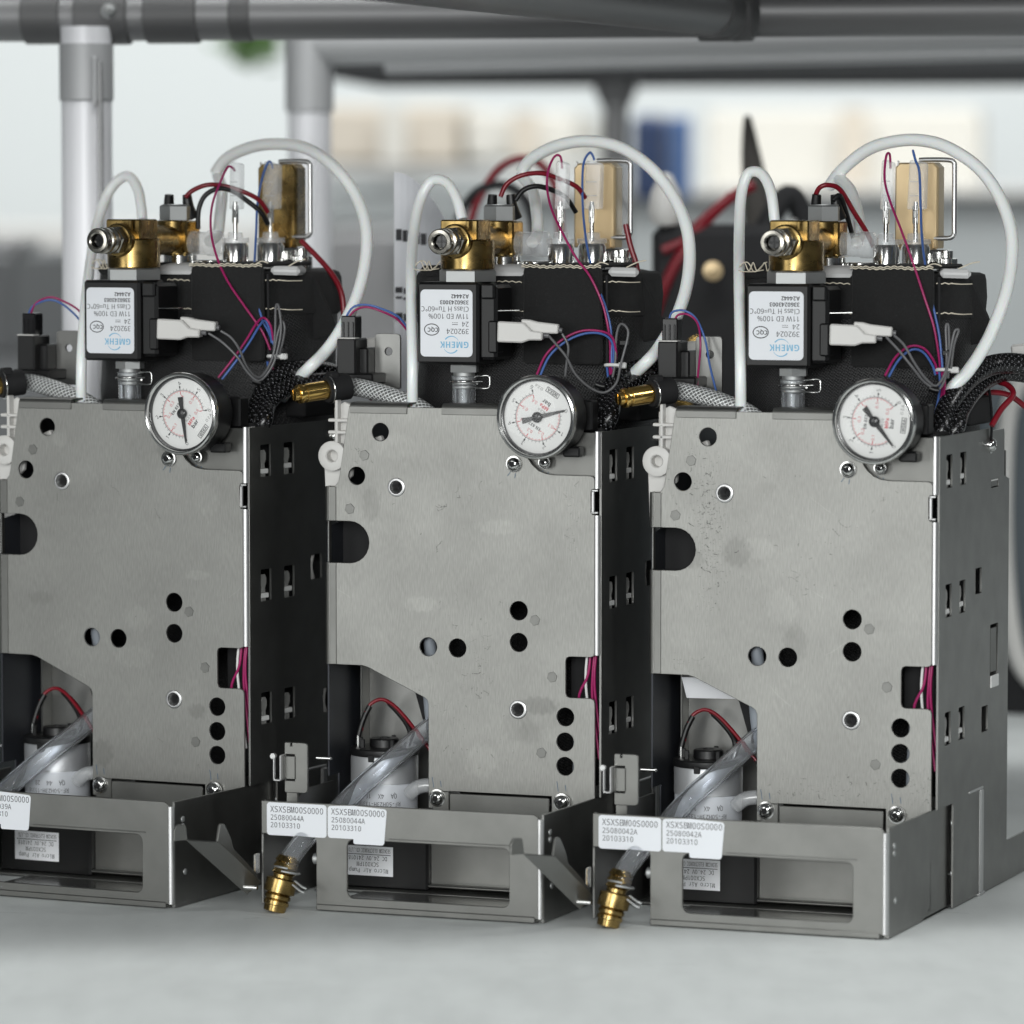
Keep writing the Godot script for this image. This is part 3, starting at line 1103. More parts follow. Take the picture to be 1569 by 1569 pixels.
func screw(g: Geo, xf: Transform3D, r: float) -> void:
	g.lathe(xf, [[r * 1.25, 0.0], [r * 1.25, r * 0.18], [r * 1.02, r * 0.2], [r, r * 0.42], [r * 0.86, r * 0.66], [r * 0.62, r * 0.84], [r * 0.42, r * 0.88], [r * 0.34, r * 0.45], [0.0, r * 0.45]], 20)
	for i in 6:
		var a := TAU * i / 6
		g.box(xf * frame(Vector3(cos(a) * r * 0.40, sin(a) * r * 0.40, r * 0.68), Vector3(cos(a), sin(a), 0), Vector3(-sin(a), cos(a), 0)), Vector3(r * 0.18, r * 0.16, r * 0.34))


func tray(u: Node3D, k: int) -> void:
	var tr := part(u, "tray_front", M.steel, "tray_front", func(g):
		var o := v2([-41.2, 52.4, -41.2, 36.4, -14.5, 36.2, -12.8, 35.4, -12.2, 33.6, -12.2, 2.4, 102.8, 2.4, 102.8, 51.0, 100.6, 52.4])
		g.sheet(frame(Vector3(0, 0, 72)), o, [rect(4.0, 7.2, 88.0, 35.6, 3.4)], 1.2, 0.25)
		g.box(frame(Vector3(58, 36.9, 72.15)), Vector3(64, 0.5, 0.5), 0.15))
	part(tr, "corner_bend", M.aluminium, "tray_corner", func(g):
		g.bend(frame(Vector3(102.8, 2.4, 69.8), Vector3(1, 0, 0), Vector3(0, 0, 1)), 2.2, 0.0, PI / 2, 47.6, 8, 1.2))
	part(tr, "bottom_bend", M.steel, "tray_bottom", func(g):
		g.bend(frame(Vector3(-12.2, 3.4, 69), Vector3(0, -1, 0), Vector3(0, 0, 1)), 3.0, 0.0, PI / 2, 113.8, 8, 1.2)
		g.box(frame(Vector3(44.6, 2.0, 72.2)), Vector3(113.4, 3.0, 0.9), 0.4))
	part(tr, "left_post_edge", M.aluminium, "tray_left_edge", func(g):
		g.box(frame(Vector3(-41.0, 44.4, 69.5)), Vector3(1.0, 15.8, 4.0), 0.3))
	part(u, "tray_floor", M.steel_floor, "tray_floor", func(g):
		g.box(frame(Vector3(46, 0.95, 20)), Vector3(116, 1.1, 96), 0.2))
	var side := part(u, "tray_side", M.steel_side, "tray_side", func(g):
		g.sheet(frame(Vector3(105.0, 0, 0), Vector3(0, 0, -1), Vector3(0, 1, 0)), v2([-69.8, 0.5, -69.8, 52.2, -2, 51.6, 29, 51.6, 29, 0.5]), [], 1.2, 0.2))
	for q in [[62, 43], [62, 39.5], [60, 17]]:
		part(side, "rivet", M.zinc, "trayrivet%d" % int(q[1] * 2), func(g):
			g.lathe(along(Vector3(105, q[1], q[0]), Vector3(1, 0, 0)), [[1.6, 0], [1.5, 0.4], [0.9, 0.7], [0.0, 0.75]], 12))
	part(u, "tray_left_wall", M.steel_side, "tray_left_wall", func(g):
		g.sheet(frame(Vector3(-40.2, 0, 0), Vector3(0, 0, -1), Vector3(0, 1, 0)), v2([-71.5, 2, -71.5, 36, -20, 52, 14, 52, 14, 1]), [], 1.2, 0.2)
		g.box(frame(Vector3(-40.8, 19, 71.2)), Vector3(1.4, 34, 1.0), 0.3))
	part(tr, "stop_bolt", M.zinc, "stop_bolt", func(g):
		g.lathe(along(Vector3(-11.5, 25, 69), Vector3(-1, 0, 0.1)), [[2.6, 0], [2.6, 3.0], [1.6, 3.6], [0, 3.6]], 14))
	# the upright lip behind, to which the front panel is screwed
	part(u, "tray_back_lip", M.steel, "tray_back_lip", func(g):
		g.sheet(frame(Vector3(0, 0, 1.6)), rounded(v2([29, 24, 81.5, 24, 81.5, 50.6, 29, 50.6]), [0, 0, 1.0, 1.0]), [], 1.2, 0.25)
		g.box(frame(Vector3(62, 15, 1.0)), Vector3(86, 24, 1.0), 0.2)
		g.box(frame(Vector3(62, 4.4, 3.5)), Vector3(86, 1.6, 5.0), 0.6)
		g.box(frame(Vector3(24, 46.5, 0.8)), Vector3(9, 10, 1.4), 0.4))
	for q in [[22.2, 48.0], [88.2, 49.0]]:
		put_screw(u, "panel_screw", "panelscrew%d" % int(q[0]), frame(Vector3(q[0], q[1], 1.2), Vector3(1, 0.2, 0)), 3.5)
		part(u, "ink_tick", M.pen, "tick%d" % int(q[0]), func(g):
			for b in [[-2.4, 5.0, -3.2, 10.0], [1.6, 5.4, 1.2, 8.4]]:
				var d := Vector3(b[2] - b[0], b[3] - b[1], 0)
				g.box(frame(Vector3(q[0] + (b[0] + b[2]) / 2, q[1] + (b[1] + b[3]) / 2, 0.08), d), Vector3(d.length(), 0.26, 0.12)))
	# two paper stickers on the bar
	var code: String = {1: "25080039A", 2: "25080044A", 3: "25080042A"}[k]
	for i in 2:
		var x := -38.2 + i * 32.2
		var st := part(tr, "code_sticker", M.label, "sticker%d" % i, func(g):
			if i == 0:
				g.sheet(frame(Vector3(x, 35.8, 72.28)), rect(0, 0, 31.6, 16.0, 1.6), [], 0.22, 0.05)
			else:
				g.sheet(frame(Vector3(x, 33.6, 72.28)), rounded(v2([0, 2.4, 13.5, 2.4, 13.5, 0, 29.5, 0, 31, 17.6, 13.5, 18.6, 0, 17.8]), [1.5, 0, 1.0, 1.5, 1.5, 0, 1.5]), [], 0.22, 0.05))
		part(st, "lettering", M.ink, "code%d%d" % [k, i], func(g):
			var xf := Transform3D(Basis.IDENTITY, Vector3(x + 1.8, 0, 72.32))
			var up := 0.0 if i == 0 else 0.3
			g.text("XSXSBM00S0000", 4.2, xf.translated(Vector3(0, 48.6 + up, 0)), true, true, HORIZONTAL_ALIGNMENT_LEFT, 0.86)
			g.text(code, 3.6, xf.translated(Vector3(0, 44.6 + up, 0)), true, true, HORIZONTAL_ALIGNMENT_LEFT, 0.92)
			g.text("20103310", 3.6, xf.translated(Vector3(0, 40.9 + up, 0)), true, true, HORIZONTAL_ALIGNMENT_LEFT, 0.92))
	# bracket plate with its hook, and the folding arm, at the left of the tray
	var br := part(u, "bracket_plate", M.steel, "bracket_plate", func(g):
		g.sheet(frame(Vector3(-30.8, 66.6, 53)), rounded(v2([-6.6, -12.4, 5.8, -12.4, 5.8, 12.4, -2.6, 12.4, -2.6, 10.6, -3.4, 10.6, -3.4, 12.4, -6.6, 12.4]), [0.8, 2, 2, 0, 0, 0, 0, 0.8]), [rect(-5.9, -6.4, -1.2, -5.4), rect(-5.9, 5.6, -1.2, 6.4)], 1.2, 0.3)
		g.box(frame(Vector3(-34.0, 66.6, 53.3)), Vector3(5.2, 11.4, 0.9), 0.3)
		g.box(frame(Vector3(-34.5, 50, 50)), Vector3(6, 10, 1.2), 0.3))
	part(br, "hook", M.aluminium, "bracket_hook", func(g):
		g.box(frame(Vector3(-37.6, 66.8, 55.2)), Vector3(1.1, 12.6, 5.0), 0.4)
		g.box(frame(Vector3(-40.9, 66.4, 57.4)), Vector3(1.1, 11.0, 1.6), 0.4)
		g.box(frame(Vector3(-39.4, 60.7, 56.6)), Vector3(4.0, 1.0, 2.6), 0.3)
		g.lathe(along(Vector3(-41.5, 72.4, 57.0), Vector3(0, 0, 1)), [[1.4, -1], [1.4, 1], [0, 1]], 10))
	part(br, "pin", M.chrome, "bracket_pin", func(g):
		g.lathe(along(Vector3(-39, 66.2, 10), Vector3(1, 0, 0)), [[1.0, 0], [1.0, 7.6], [0.7, 8.0], [0, 8.0]], 12))
	var arm := part(u, "folding_arm", M.steel_side, "folding_arm", func(g):
		var a := Vector3(-55.6, 39.7, 127)
		var b := Vector3(-45.4, 37.5, 113)
		var c := Vector3(-39.2, 14.0, 78)
		var d := Vector3(-42.2, 9.0, 88)
		var nn := (b - a).cross(d - a).normalized()
		if nn.y < 0.0:
			nn = -nn
		var w := nn * 1.0
		g.quad(a, b, c, d, nn)
		g.quad(a - w, b - w, c - w, d - w, -nn)
		g.quad(a, b, b - w, a - w, (a - d).normalized())
		g.quad(a, d, d - w, a - w, Vector3(-0.6, 0, 0.8))
		g.quad(b, c, c - w, b - w, Vector3(0.6, 0, -0.8)))
	part(arm, "arm_flange", M.steel, "arm_flange_left", func(g):
		var n1 := Vector3(-0.8, 0.0, -0.59)
		g.sheet(Transform3D(Basis(n1.cross(Vector3.UP) * -1.0, Vector3.UP, n1.cross(Vector3.UP).cross(Vector3.UP)), Vector3(-55.6, 39.4, 127)), rounded(v2([-1.0, 0, 6.5, 0, 6.5, 5, 4.8, 8.0, 0.0, 7.4]), [0, 0, 1, 1.6, 1.2]), [], 1.1, 0.25))
	part(arm, "arm_flange", M.steel, "arm_flange_right", func(g):
		var d := (Vector3(-39.2, 14.0, 78) - Vector3(-45.4, 37.5, 113)).normalized()
		var nn := d.cross(Vector3.UP).normalized()
		g.sheet(Transform3D(Basis(d, nn.cross(d).normalized(), nn), Vector3(-45.4, 37.5, 113)), rounded(v2([0.0, -0.6, 40.0, -0.6, 40.0, 1.8, 14.0, 3.0, 9.0, 6.5, 0.5, 9.6, -3.0, 8.2]), [0, 0, 0.8, 2.0, 2.0, 2.0, 1.2]), [], 1.1, 0.25))
	part(arm, "hinge_pin", M.chrome, "hinge_pin", func(g):
		g.lathe(along(Vector3(-44, 12.4, 90), Vector3(1, 0, 0)), [[1.1, 0], [1.1, 8.6], [0, 8.6]], 12)
		g.box(frame(Vector3(-42.0, 22, 76)), Vector3(1.0, 10, 6), 0.4))


func air_pump(u: Node3D, k: int) -> void:
	var box := part(u, "pump_body", M.black, "pump_body", func(g):
		g.box(frame(Vector3(-8, 19, -13)), Vector3(54, 35, 38), 1.2)
		g.box(frame(Vector3(-8, 1.8, -13)), Vector3(50, 2, 34), 0.4))
	var lb := part(box, "pump_label", M.paper, "pump_label", func(g):
		g.sheet(frame(Vector3(-12.6, 15.4, 6.35)), rect(-13, -7.4, 13, 7.4), [], 0.2, 0.04))
	part(lb, "lettering", M.ink, "pump_text", func(g):
		var xf := frame(Vector3(-12.6, 15.4, 6.42), Vector3(-1, 0, 0), Vector3(0, -1, 0))
		g.text("Micro Air Pump", 3.0, xf * Transform3D(Basis.IDENTITY, Vector3(-10.5, 4.9, 0)), false, true, 0, 0.84)
		g.text("SCX001PM", 3.0, xf * Transform3D(Basis.IDENTITY, Vector3(-5.5, 1.7, 0)), false, true, 0, 0.84)
		g.text("DC 24.0V 241018", 3.0, xf * Transform3D(Basis.IDENTITY, Vector3(-10.0, -1.4, 0)), true, true, 0, 0.78)
		g.text("SEOKCOM ELECTRONIC CO.,LTD", 2.8, xf * Transform3D(Basis.IDENTITY, Vector3(-11.8, -5.2, 0)), true, true, 0, 0.52)
		g.box(xf * frame(Vector3(0, -3.2, 0)), Vector3(23.5, 0.3, 0.05)))
	var can := part(u, "motor_can", M.can, "motor_can", func(g):
		g.lathe(along(Vector3(-13, 36, -15), Vector3.UP), [[16.2, 0], [16.2, 17], [16.9, 17.2], [16.9, 29.5], [16.6, 30.3], [16.0, 31.8], [14.5, 32.4], [0, 32.4]], 48))
	part(can, "printed_wrap", M.wrap, "motor_wrap", func(g):
		g.lathe(along(Vector3(-13, 36.5, -15), Vector3.UP), [[16.2, 0], [16.6, 0], [16.6, 16.2], [16.2, 16.2]], 48))
	part(can, "lettering", M.ink, "motor_text%d" % k, func(g):
		var wrap := func(p: Vector3) -> Vector3:
			var a := p.x / 16.75
			return Vector3(-13 + sin(a) * 16.72, p.y, -15 + cos(a) * 16.72)
		var xf := frame(Vector3(2.0, 47.2, 0), Vector3(-1, 0, 0), Vector3(0, -1, 0))
		for q in [["44" if k == 1 else "4X", -1.5], ["28" if k == 1 else "16", 5.2], ["QA", -8.0]]:
			g.text(q[0], 3.4, xf * Transform3D(Basis.IDENTITY, Vector3(q[1] - 3.0, 0, 0)), k > 0, true, 0, 0.8, wrap)
		g.text("RF-50H23H-13310", 3.0, xf * Transform3D(Basis.IDENTITY, Vector3(-13.0, -4.0 + 8.0, 0)), false, true, 0, 0.85, wrap))
	part(can, "end_cap", M.black, "motor_cap", func(g):
		g.lathe(along(Vector3(-13, 66.6, -15), Vector3.UP), [[17.3, 0.0], [17.5, 0.6], [17.4, 3.0], [16.8, 3.6], [7.5, 3.8], [7.3, 7.4], [6.6, 8.0], [3.0, 8.0], [2.6, 7.0], [0, 7.0]], 40)
		for q in [[-8, 9], [8, 9], [-12, 2], [11.5, 3], [0, -12]]:
			g.box(frame(Vector3(-13 + q[0], 72.2, -15 + q[1])), Vector3(2.2, 5.0, 1.2), 0.3)
		g.box(frame(Vector3(-13, 66.0, 2.0)), Vector3(3.2, 3.6, 1.4), 0.3))
	part(can, "terminal", M.chrome, "motor_terminal", func(g):
		g.box(frame(Vector3(-26.5, 72.8, -14)), Vector3(1.0, 5.5, 2.6), 0.2)
		g.box(frame(Vector3(0.5, 72.8, -14)), Vector3(1.0, 5.5, 2.6), 0.2))
	part(can, "red_lead", M.red, "motor_red", func(g):
		g.tube(v3([-25.5, 78, -15, -24, 86, -16, -21.6, 91, -18, -16, 93.4, -19, -9, 90.6, -18, -1, 84, -16, 6, 77, -14, 12, 70, -14]), 0.95, 8)
		g.tube(v3([-14, 92.2, -20.5, -7, 88, -20, 0, 81, -19, 7, 73, -17]), 0.95, 8))
	part(can, "black_lead", M.black, "motor_black", func(g):
		g.tube(v3([-27.2, 71, -14, -26.6, 76, -14.5, -24.6, 84, -16, -22, 90, -17.6]), 1.5, 8)
		g.tube(v3([0.6, 71, -14, 0.8, 78, -15, -2.5, 83, -17, -8, 88, -19, -12.6, 91.4, -20.4]), 1.4, 8))
	part(u, "pump_elbow", M.frosted, "pump_elbow", func(g):
		g.tube(v3([4, 48, -6, 9, 52, -6, 16, 53, -8, 24, 53, -10]), 3.6, 12))


func drain(u: Node3D) -> void:
	part(u, "drain_tube", M.clear, "drain_tube", func(g):
		g.tube(v3([-24.2, 20, 80, -23.0, 26, 78, -21.0, 31, 73.0, -18.5, 36.5, 64, -17, 43, 40, -10, 55, 20, 0, 65.5, 11, 7, 73.4, 1, 12.5, 80.2, -8, 19, 85, -14]), 5.0, 18, 8, null, 3.6))
	var f := part(u, "drain_fitting", M.brass, "drain_fitting", func(g):
		var ax := Vector3(0.18, 0.96, -0.2)
		g.lathe(along(Vector3(-28.6, -0.6 + 3.9, 83.6), ax).scaled_local(Vector3(1.22, 1.22, 1.05)), [[0, -3.0], [3.2, -3.0], [4.4, -2.6], [4.6, 0.2], [5.1, 0.6], [5.1, 2.2], [4.5, 2.7], [5.2, 3.4], [5.2, 4.8], [4.6, 5.3], [5.6, 6.0], [6.2, 6.2], [6.2, 12.2], [5.4, 12.8], [4.0, 13.0], [4.0, 14.6], [4.9, 15.4], [3.9, 17.6], [4.9, 18.0], [3.9, 20.4], [4.7, 20.8], [3.6, 23.4], [2.6, 23.6], [2.4, 16], [0, 16]], 28))
	part(f, "mouth", M.black_matt, "drain_mouth", func(g):
		g.lathe(along(Vector3(-29.4, 0.12, 84.24), Vector3(0.18, 0.96, -0.2)), [[2.6, -0.1], [0, -0.1]], 16))
	part(f, "hose_clip", M.zinc, "drain_clip", func(g):
		var ax := along(Vector3(-24.2, 19.4, 80.2), Vector3(0.18, 0.96, -0.2))
		var p := PackedVector3Array()
		for i in 17:
			p.append(ax * Vector3(cos(TAU * i / 15.0) * 6.3, sin(TAU * i / 15.0) * 6.3, i * 0.12))
		g.tube(p, 0.55, 8, 3)
		g.tube(v3([-19, 15.5, 82, -15, 13.2, 83, -12.5, 12.2, 83]), 0.6, 8)
		g.tube(v3([-19.4, 14.0, 84, -15, 11.4, 85, -12.8, 10.6, 85]), 0.6, 8))


func boiler(u: Node3D) -> void:
	var ring := func(y: float, hx: float, hz: float, cx := 40.0, cz := -92.0) -> PackedVector3Array:
		var p := PackedVector3Array()
		for i in 72:
			var a := TAU * i / 72
			var c := cos(a)
			var s := sin(a)
			var crease: float = 1.0 + 0.012 * sin(a * 3.0 + y * 0.05) + 0.010 * sin(a * 8.0 - y * 0.11) + 0.005 * sin(a * 17.0 + y * 0.2)
			p.append(Vector3(cx + signf(c) * pow(absf(c), 0.62) * hx * crease, y + sin(a * 5.0) * 0.35 + sin(a * 11.0 + y) * 0.2, cz + signf(s) * pow(absf(s), 0.62) * hz * (1.0 + (crease - 1.0) * 0.5)))
		return p
	var bo := part(u, "boiler_jacket", M.fabric, "boiler_jacket", func(g):
		var rows := []
		for i in 25:
			rows.append(ring.call(50 + i * 9.83, 55 + minf(i, 12) * 0.27, 43 + minf(i, 12) * 0.18))
		g.skin(rows, false))
	part(bo, "upper_band", M.velvet, "boiler_band", func(g):
		g.skin([ring.call(285, 58.6, 45.6), ring.call(286, 59.6, 46.4), ring.call(295, 59.8, 46.6), ring.call(304, 59.4, 46.4), ring.call(306.5, 58.6, 45.6), ring.call(307.4, 56.5, 43.5), ring.call(307.6, 40, 30)]))
	part(bo, "front_strap", M.velvet, "boiler_strap", func(g):
		g.sheet(frame(Vector3(70.5, 0, -44.6)), rounded(v2([-21, 262, 21, 262, 20.6, 311.5, -20.6, 311.5]), [2, 2, 4, 4]), [], 2.6, 0.8)
		g.box(frame(Vector3(70.5, 310.8, -72)), Vector3(41, 2.0, 54), 0.8))
	part(bo, "left_flap", M.velvet, "boiler_flap", func(g):
		g.box(frame(Vector3(10, 308.2, -60), Vector3(1, 0.04, 0.1)), Vector3(32, 5.5, 30), 2.0))
	part(bo, "side_flap", M.velvet, "boiler_side_flap", func(g):
		g.sheet(Transform3D(Basis(Vector3(1, 0, -0.5).normalized(), Vector3(0.0, 1, 0.0), Vector3(0.5, 0, 1).normalized()), Vector3(88, 0, -78)), rounded(v2([0, 270, 26, 274, 22, 286, 17, 297, 13, 305, 0, 306]), [2, 3, 4, 4, 3, 2]), [], 5, 1.2))
	part(bo, "felt_pad", M.felt, "boiler_felt", func(g):
		g.lathe(along(Vector3(39, 305.5, -60), Vector3.UP), [[17, 0], [17.5, 1.6], [15, 4.0], [9, 5.4], [0, 5.8]], 30))
	part(bo, "felt_pad", M.felt, "boiler_felt_b", func(g):
		g.box(frame(Vector3(97, 307.6, -62), Vector3(1, -0.03, -0.35)), Vector3(15, 4.4, 22), 1.6))
	part(bo, "stitching", M.thread, "boiler_thread", func(g):
		var seam := func(x0: float, x1: float, y: float, z: float, zig: float) -> void:
			var p := PackedVector3Array()
			var m := int(absf(x1 - x0) / 1.1) + 2
			for i in m:
				var f := float(i) / (m - 1)
				p.append(Vector3(lerpf(x0, x1, f), y + sin(i * 1.9) * zig + sin(i * 0.37) * zig * 0.7, z + cos(i * 1.9) * 0.2))
			g.tube(p, 0.28, 6, 2)
		seam.call(49.5, 91.5, 310.8, -44.0, 0.35)
		seam.call(49.5, 91.5, 309.9, -43.9, 0.3)
		seam.call(36, 49, 302.6, -45.0, 0.3)
		seam.call(92.5, 101, 302.8, -46.0, 0.3)
		seam.call(92.5, 101, 288.4, -46.2, 0.3)
		seam.call(36, 50, 288.2, -45.6, 0.2)
		g.tube(v3([100, 303, -46, 104, 302.6, -50, 107, 302.6, -58]), 0.28, 6)
		g.tube(v3([100, 288.5, -46.4, 104.2, 288, -50, 107, 288, -58]), 0.28, 6)
		g.tube(v3([18.5, 256, -45.2, 18.2, 248, -45.0, 18.6, 240, -45.2, 18.2, 232, -45.0]), 0.3, 6)
		for q in [[1.0, 0.0], [2.1, 2.0], [0.2, 4.0]]:
			var p := PackedVector3Array()
			for i in 9:
				p.append(Vector3(-9 + q[0] * 2 + i * 1.7, 308.5 + sin(i * q[0] + q[1]) * 2.4 + 2.0, -43.5 + cos(i * 1.3 + q[1]) * 1.5))
			g.tube(p, 0.3, 6, 4)
		g.tube(v3([101, 310, -55, 108, 312.6, -52, 113, 313.5, -50]), 0.35, 6)
		g.tube(v3([88, 311, -44, 92, 312.5, -43, 96, 311.5, -42.5]), 0.3, 6))
	part(bo, "seam_rib", M.black_matt, "boiler_seams", func(g):
		g.tube(v3([42, 302, -46, 42, 290, -46.3, 42, 270, -46.2]), 0.9, 6)
		g.tube(v3([94, 306, -45.6, 94, 280, -46.3, 94, 258, -46]), 0.8, 6))


func valve(u: Node3D) -> void:
	var c := Vector3(28, 0, -25)
	var coil := part(u, "solenoid_coil", M.black, "coil", func(g):
		g.box(frame(Vector3(22.9, 282.6, -24)), Vector3(32.8, 40.6, 26), 1.3)
		g.box(frame(Vector3(43.0, 283.0, -25)), Vector3(9.6, 37.0, 22), 1.6)
		g.box(frame(Vector3(43.6, 298.4, -13.4)), Vector3(7.4, 7.6, 3.0), 0.9)
		g.box(frame(Vector3(46, 276, -18)), Vector3(5, 16, 10), 0.8))
	var lb := part(coil, "coil_label", M.label, "coil_label", func(g):
		g.sheet(frame(Vector3(22.4, 282.6, -10.72)), rect(-13.9, -16.6, 13.9, 16.6, 2.4, 6), [], 0.3, 0.08))
	var xf := frame(Vector3(22.4, 282.6, -10.66), Vector3(-1, 0, 0), Vector3(0, -1, 0))
	var put := func(g: Geo, s: String, x: float, y: float, size: float, bold := false, stretch := 1.0) -> void:
		g.text(s, size, xf * Transform3D(Basis.IDENTITY, Vector3(x, y, 0)), bold, false, HORIZONTAL_ALIGNMENT_LEFT, stretch)
	part(lb, "lettering", M.ink_grey, "coil_text", func(g):
		put.call(g, "392024", -12.0, 4.0, 3.6)
		put.call(g, "24", -12.0, 0.4, 3.4)
		put.call(g, "11W ED 100%", -12.0, -3.4, 3.5)
		put.call(g, "Class H Tu=60\u00b0C", -12.0, -7.0, 3.5)
		for q in [[-4.6, 0.7, 3.0], [-5.7, -0.3, 0.7], [-4.6, -0.3, 0.7], [-3.5, -0.3, 0.7]]:
			g.box(xf * frame(Vector3(q[0], q[1] * 0.9, 0)), Vector3(q[2], 0.28, 0.04)))
	part(lb, "bold_lettering", M.ink, "coil_bold", func(g):
		put.call(g, "3360243003", -12.0, -10.3, 2.8, true)
		put.call(g, "A24442", -12.0, -13.3, 2.8, true)
		put.call(g, "CQC", 4.3, 3.3, 2.9, true, 1.0)
		var ov := []
		for e in [Vector2(4.1, 3.0), Vector2(3.65, 2.55)]:
			var p := PackedVector2Array()
			for i in 36:
				p.append(Vector2(7.8 + cos(TAU * i / 36) * e.x, 3.2 + sin(TAU * i / 36) * e.y))
			ov.append(p)
		g.sheet(xf, ov[0], [ov[1]], 0.03, 0.0, false))
	part(lb, "maker_mark", M.ink_blue, "coil_logo", func(g):
		put.call(g, "GMEHK", -12.0, 10.6, 4.4, true, 0.98)
		for side in [0.0, PI]:
			var p := PackedVector2Array()
			for i in 14:
				var a: float = side + 0.5 + i * 0.15
				p.append(Vector2(-2.6 + cos(a) * 4.4, 10.6 + sin(a) * 4.4))
			for i in 14:
				var a: float = side + 0.5 + (13 - i) * 0.15
				p.append(Vector2(-2.6 + cos(a) * (3.7 + 0.04 * i), 10.6 + sin(a) * (3.7 + 0.04 * i)))
			g.sheet(xf * Transform3D(Basis.IDENTITY, Vector3(0, 0, 0.01)), p, [], 0.03, 0.0, false))
	part(coil, "blade_terminal", M.chrome, "coil_blade", func(g):
		g.box(frame(Vector3(52, 289.0, -18), Vector3(1, 0.03, 0.1)), Vector3(16, 0.7, 5), 0.2))
	var body := part(u, "valve_body", M.brass, "valve_body", func(g):
		g.lathe(along(c + Vector3(0, 309, 0), Vector3.UP), [[12.8, 0], [13.4, 0.5], [13.4, 14.0], [12.9, 14.6], [0, 14.6]], 48)
		g.box(frame(c + Vector3(-1.0, 328.4, 0)), Vector3(20.0, 10.4, 18), 0.7)
		g.box(frame(c + Vector3(4.6, 329.2, 10.9)), Vector3(2.0, 8.0, 1.2), 0.4)
		g.lathe(along(c + Vector3(-1.2, 323, 8), Vector3(0, 0, 1)), [[8.6, 0], [8.6, 6.0], [7.8, 7.0], [6.0, 7.4], [0, 7.4]], 32)
		g.lathe(along(c + Vector3(1, 322.8, -8), Vector3(0, 0, -1)), [[7.6, 0], [7.6, 28], [0, 28]], 28))
	part(body, "hex_nut", M.zinc, "valve_nut", func(g):
		hexnut(g, along(c + Vector3(0, 303.0, 0), Vector3.UP), 14.6, 6.0, 0.62))
	var nose := part(body, "push_fitting", M.nickel, "push_fitting", func(g):
		var a := along(c + Vector3(-1.2, 323, 15), Vector3(0, 0, 1))
		g.lathe(a, [[6.0, 0], [6.0, 1.0]], 28)
		hexnut(g, a.translated_local(Vector3(0, 0, 1.0)), 7.6, 5.0, 0.1)
		g.lathe(a, [[6.4, 6.0], [6.7, 6.5], [6.7, 8.2], [6.1, 8.8], [5.6, 9.2], [5.6, 10.2], [6.3, 10.8], [6.6, 11.4], [6.6, 13.6], [5.4, 14.0], [5.4, 15.2], [6.2, 15.8], [6.3, 18.4], [5.7, 19.2], [4.2, 19.4], [3.5, 19.0], [3.3, 15.0], [0, 15.0]], 32))
	part(nose, "bore", M.black_gloss, "nose_bore", func(g):
		var a := along(c + Vector3(-1.2, 323, 30.4), Vector3(0, 0, 1))
		g.lathe(a, [[3.2, 0.0], [2.9, 1.0], [0, 1.0]], 20)
		g.box(a, Vector3(5.6, 0.8, 2.6), 0.2)
		g.box(a, Vector3(0.8, 5.6, 2.6), 0.2))
	# second block behind, with the heater leads
	var b2 := part(u, "elbow_block", M.brass, "elbow_block", func(g):
		g.lathe(along(Vector3(28.6, 315.5, -64), Vector3.UP), [[8.0, 0], [8.4, 0.4], [8.4, 16.8], [7.9, 17.4], [0, 17.4]], 32)
		g.box(frame(Vector3(33.6, 324.2, -67)), Vector3(10.4, 17.0, 14), 0.8))
	part(b2, "hex_nut", M.zinc, "elbow_nut", func(g):
		hexnut(g, along(Vector3(29.2, 333.0, -66), Vector3.UP), 8.6, 7.8, 0.15))
	part(b2, "steel_base", M.chrome, "elbow_base", func(g):
		g.lathe(along(Vector3(31.5, 308, -66), Vector3.UP), [[8.6, 0], [8.6, 6.8], [7.8, 7.6], [0, 7.6]], 28)
		g.lathe(along(Vector3(46, 308, -74), Vector3.UP), [[8.6, 0], [8.6, 4.0], [7.8, 4.6], [0, 4.6]], 28))
	part(b2, "tube_adapter", M.frosted, "tube_adapter", func(g):
		g.lathe(along(Vector3(38.5, 321.4, -66), Vector3(1, -0.02, 0)), [[5.6, 0], [6.2, 0.4], [6.2, 1.2], [5.4, 1.6], [6.2, 2.0], [6.2, 2.8], [5.4, 3.2], [5.9, 4], [5.9, 9], [6.6, 10], [6.6, 16], [5, 17], [0, 17]], 24))
	part(b2, "lead_boot", M.black, "lead_boot", func(g):
		g.tube(v3([25.5, 333, -70, 24.6, 339, -67, 25.2, 346, -66]), 2.9, 10, 4, func(f): return 1.15 - 0.35 * f)
		g.tube(v3([35.5, 334, -72, 34.2, 340, -70, 33.4, 346, -70]), 2.9, 10, 4, func(f): return 1.15 - 0.35 * f))


func hexnut(g: Geo, xf: Transform3D, r: float, h: float, turn: float) -> void:
	g.sheet(xf.translated_local(Vector3(0, 0, h)), circle(Vector2.ZERO, r, 6, turn), [], h, minf(0.8, h * 0.16))
	g.lathe(xf, [[r * 0.82, h], [r * 0.82, h + 0.3], [0, h + 0.3]], 20)


